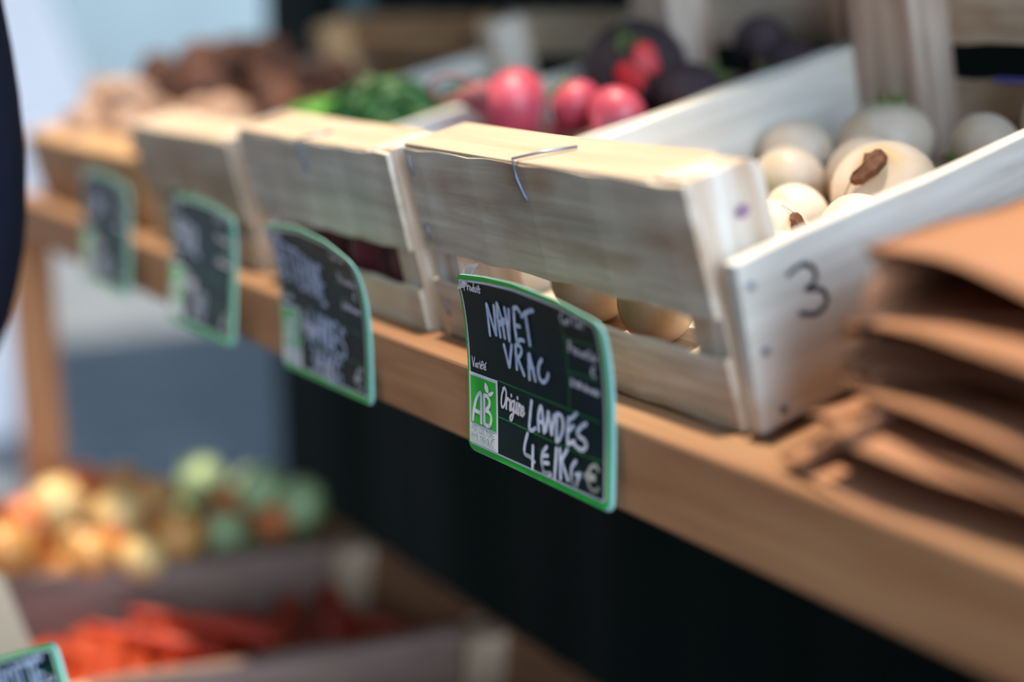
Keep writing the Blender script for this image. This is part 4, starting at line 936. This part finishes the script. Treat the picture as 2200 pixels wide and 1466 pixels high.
# --- a customer at the far left, only the sleeve in view
COAT = mat('navy_coat', srgb(18, 24, 40), 0.8, 0.2, 0.15, 80); TRO = mat('dark_trousers', srgb(40, 42, 50), 0.85); SKIN = mat('skin_tone', srgb(206, 160, 136), 0.5, 0.4, sub=0.1)
HAIR = mat('brown_hair', srgb(66, 46, 36), 0.7); SHOE = mat('shoe_leather', srgb(40, 32, 30), 0.5)
ax = Vector((0.548, 0.836, 0)); fw = Vector((-0.836, 0.548, 0))         # right-hand side and facing of the person
pc = Vector((-0.325, -0.214, 0)) - ax * 0.235 - fw * 0.01
person = empty('person', (pc.x, pc.y, GROUND)); tag(person, 'person in a dark navy coat at the left edge, only the bent sleeve showing', 'person')
def P(r, f, z): return ax * r + fw * f + Vector((0, 0, z))
def skinned(name, m, nodes, edges, levels=2, root_i=0):
    me = bpy.data.meshes.new(name); me.from_pydata([tuple(p) for p, _ in nodes], edges, []); o = link(name, me, m, person)
    bpy.context.view_layer.objects.active = o
    sk = o.modifiers.new('skin', 'SKIN'); sk.use_smooth_shade = True
    for i, (_, r) in enumerate(nodes):
        d = me.skin_vertices[0].data[i] if me.skin_vertices else None
        if d: d.radius = (r, r) if not isinstance(r, tuple) else r; d.use_root = (i == root_i)
    ss = o.modifiers.new('sub', 'SUBSURF'); ss.levels = levels; ss.render_levels = levels; return o
def ensure(o): pass
def loft(name, m, rings, par=person, K=20):
    """closed lofted surface through elliptical rings (centre, half width, half depth)"""
    mb = MB(); vs = []
    for c, a, b in rings:
        for k in range(K): t = 2 * PI * k / K; vs.append(c + ax * (a * math.cos(t)) + fw * (b * math.sin(t)))
    fs = [(j * K + k, j * K + (k + 1) % K, (j + 1) * K + (k + 1) % K, (j + 1) * K + k) for j in range(len(rings) - 1) for k in range(K)]
    fs += [tuple(range(K))[::-1], tuple((len(rings) - 1) * K + k for k in range(K))]
    mb.add(vs, fs); return mb.build(name, m, par, True)
el = 1.044   # elbow height above the ground
body = [(P(0, 0, 0.86), .10, .08), (P(0, 0, 1.0), .10, .08), (P(0, 0, 1.2), .11, .08), (P(0, 0, 1.33), .09, .07), (P(0, 0, 1.39), .055, .055), (P(0, .01, 1.43), .050, .052), (P(0, .025, 1.47), .060, .075),
        (P(0, .035, 1.51), .070, .090), (P(0, .035, 1.56), .076, .096), (P(0, .03, 1.61), .070, .088), (P(0, .03, 1.645), .045, .055), (P(0, .03, 1.655), .012, .016)]
bo = loft('body', SKIN, body)
mb = MB()
mb.tube([tuple(P(0, .115, 1.545)), tuple(P(0, .140, 1.515)), tuple(P(0, .120, 1.508))], [.008, .012, .008], 10)
for s in (-1, 1): mb.tube([tuple(P(.076 * s, .02, 1.50)), tuple(P(.082 * s, .012, 1.53)), tuple(P(.077 * s, .02, 1.555))], [.006, .012, .008], 8)
mb.build('nose_and_ears', SKIN, bo, True)
mb = MB()
for s in (-1, 1): mb.tube([tuple(P(.03 * s, .118, 1.55)), tuple(P(.03 * s, .126, 1.55))], [.011, .006], 10)
mb.build('eyes', mat('eye_brown', srgb(50, 40, 36), 0.3), bo, True)
mb = MB(); mb.tube([tuple(P(-.022, .115, 1.485)), tuple(P(0, .124, 1.483)), tuple(P(.022, .115, 1.485))], [.003, .006, .003], 8); mb.build('mouth', mat('lips', srgb(170, 100, 92), 0.5), bo, True)
loft('hair', HAIR, [(P(0, -.035, 1.44), .060, .050), (P(0, -.035, 1.50), .080, .070), (P(0, -.012, 1.57), .085, .092), (P(0, .012, 1.62), .084, .104), (P(0, .02, 1.66), .060, .075), (P(0, .02, 1.675), .015, .02)])
loft('coat', COAT, [(P(0, 0, .74), .175, .135), (P(0, 0, .90), .178, .138), (P(0, 0, 1.02), .155, .120), (P(0, 0, 1.18), .165, .122), (P(0, 0, 1.30), .175, .110), (P(0, 0, 1.345), .135, .085), (P(0, 0, 1.39), .070, .068), (P(0, .005, 1.42), .062, .064)])
for s in (-1, 1):
    E_ = P(.235 * s, .01, el); 
    if s == 1: sh, ha = P(.170, 0, 1.31), P(.180, .11, .86)
    else: sh, ha = P(-.170, 0, 1.31), P(-.205, .06, .80)
    mb = MB(); pts = []; rs = []
    for k in range(17):
        t = k / 16.0
        q = sh * (1 - t) ** 2 + (E_ * 2 - (sh + ha) * 0.5) * 2 * t * (1 - t) + ha * t * t
        pts.append(tuple(q)); rs.append(.062 - .020 * t)
    rs[0] = .045; mb.tube(pts, rs, 18); mb.build('sleeve', COAT, person, True)
    d = (ha - E_).normalized(); mb = MB()
    mb.tube([tuple(ha - d * .01), tuple(ha + d * .03), tuple(ha + d * .07), tuple(ha + d * .095)], [.024, .030, .036, .030], 12); hnd = mb.build('hand', SKIN, person, True)
    for f in range(4):
        b0 = ha + d * .085 + fw * (.027 - .018 * f); ln = (.062, .072, .068, .052)[f]; mb = MB()
        mb.tube([tuple(b0), tuple(b0 + d * ln * .5 - ax * (.004 * s)), tuple(b0 + d * ln * .85 - ax * (.014 * s)), tuple(b0 + d * ln - ax * (.022 * s))], [.0095, .009, .008, .006], 10); mb.build('finger', SKIN, hnd, True)
    mb = MB(); b0 = ha + d * .03 + fw * .028; mb.tube([tuple(b0), tuple(b0 + d * .03 + fw * .018), tuple(b0 + d * .055 + fw * .016)], [.012, .010, .008], 10); mb.build('thumb', SKIN, hnd, True)
    mb = MB(); mb.tube([tuple(P(.085 * s, 0, .88)), tuple(P(.09 * s, .01, .65)), tuple(P(.092 * s, .015, .47)), tuple(P(.095 * s, 0, .25)), tuple(P(.095 * s, -.01, .07))], [.092, .082, .062, .056, .046], 16); mb.build('trouser_leg', TRO, person, True)
    mb = MB(); mb.tube([tuple(P(.097 * s, -.06, .045)), tuple(P(.097 * s, 0, .05)), tuple(P(.10 * s, .08, .04)), tuple(P(.10 * s, .16, .028)), tuple(P(.10 * s, .19, .024))], [.035, .044, .038, .026, .014], 14); mb.build('shoe', SHOE, person, True)
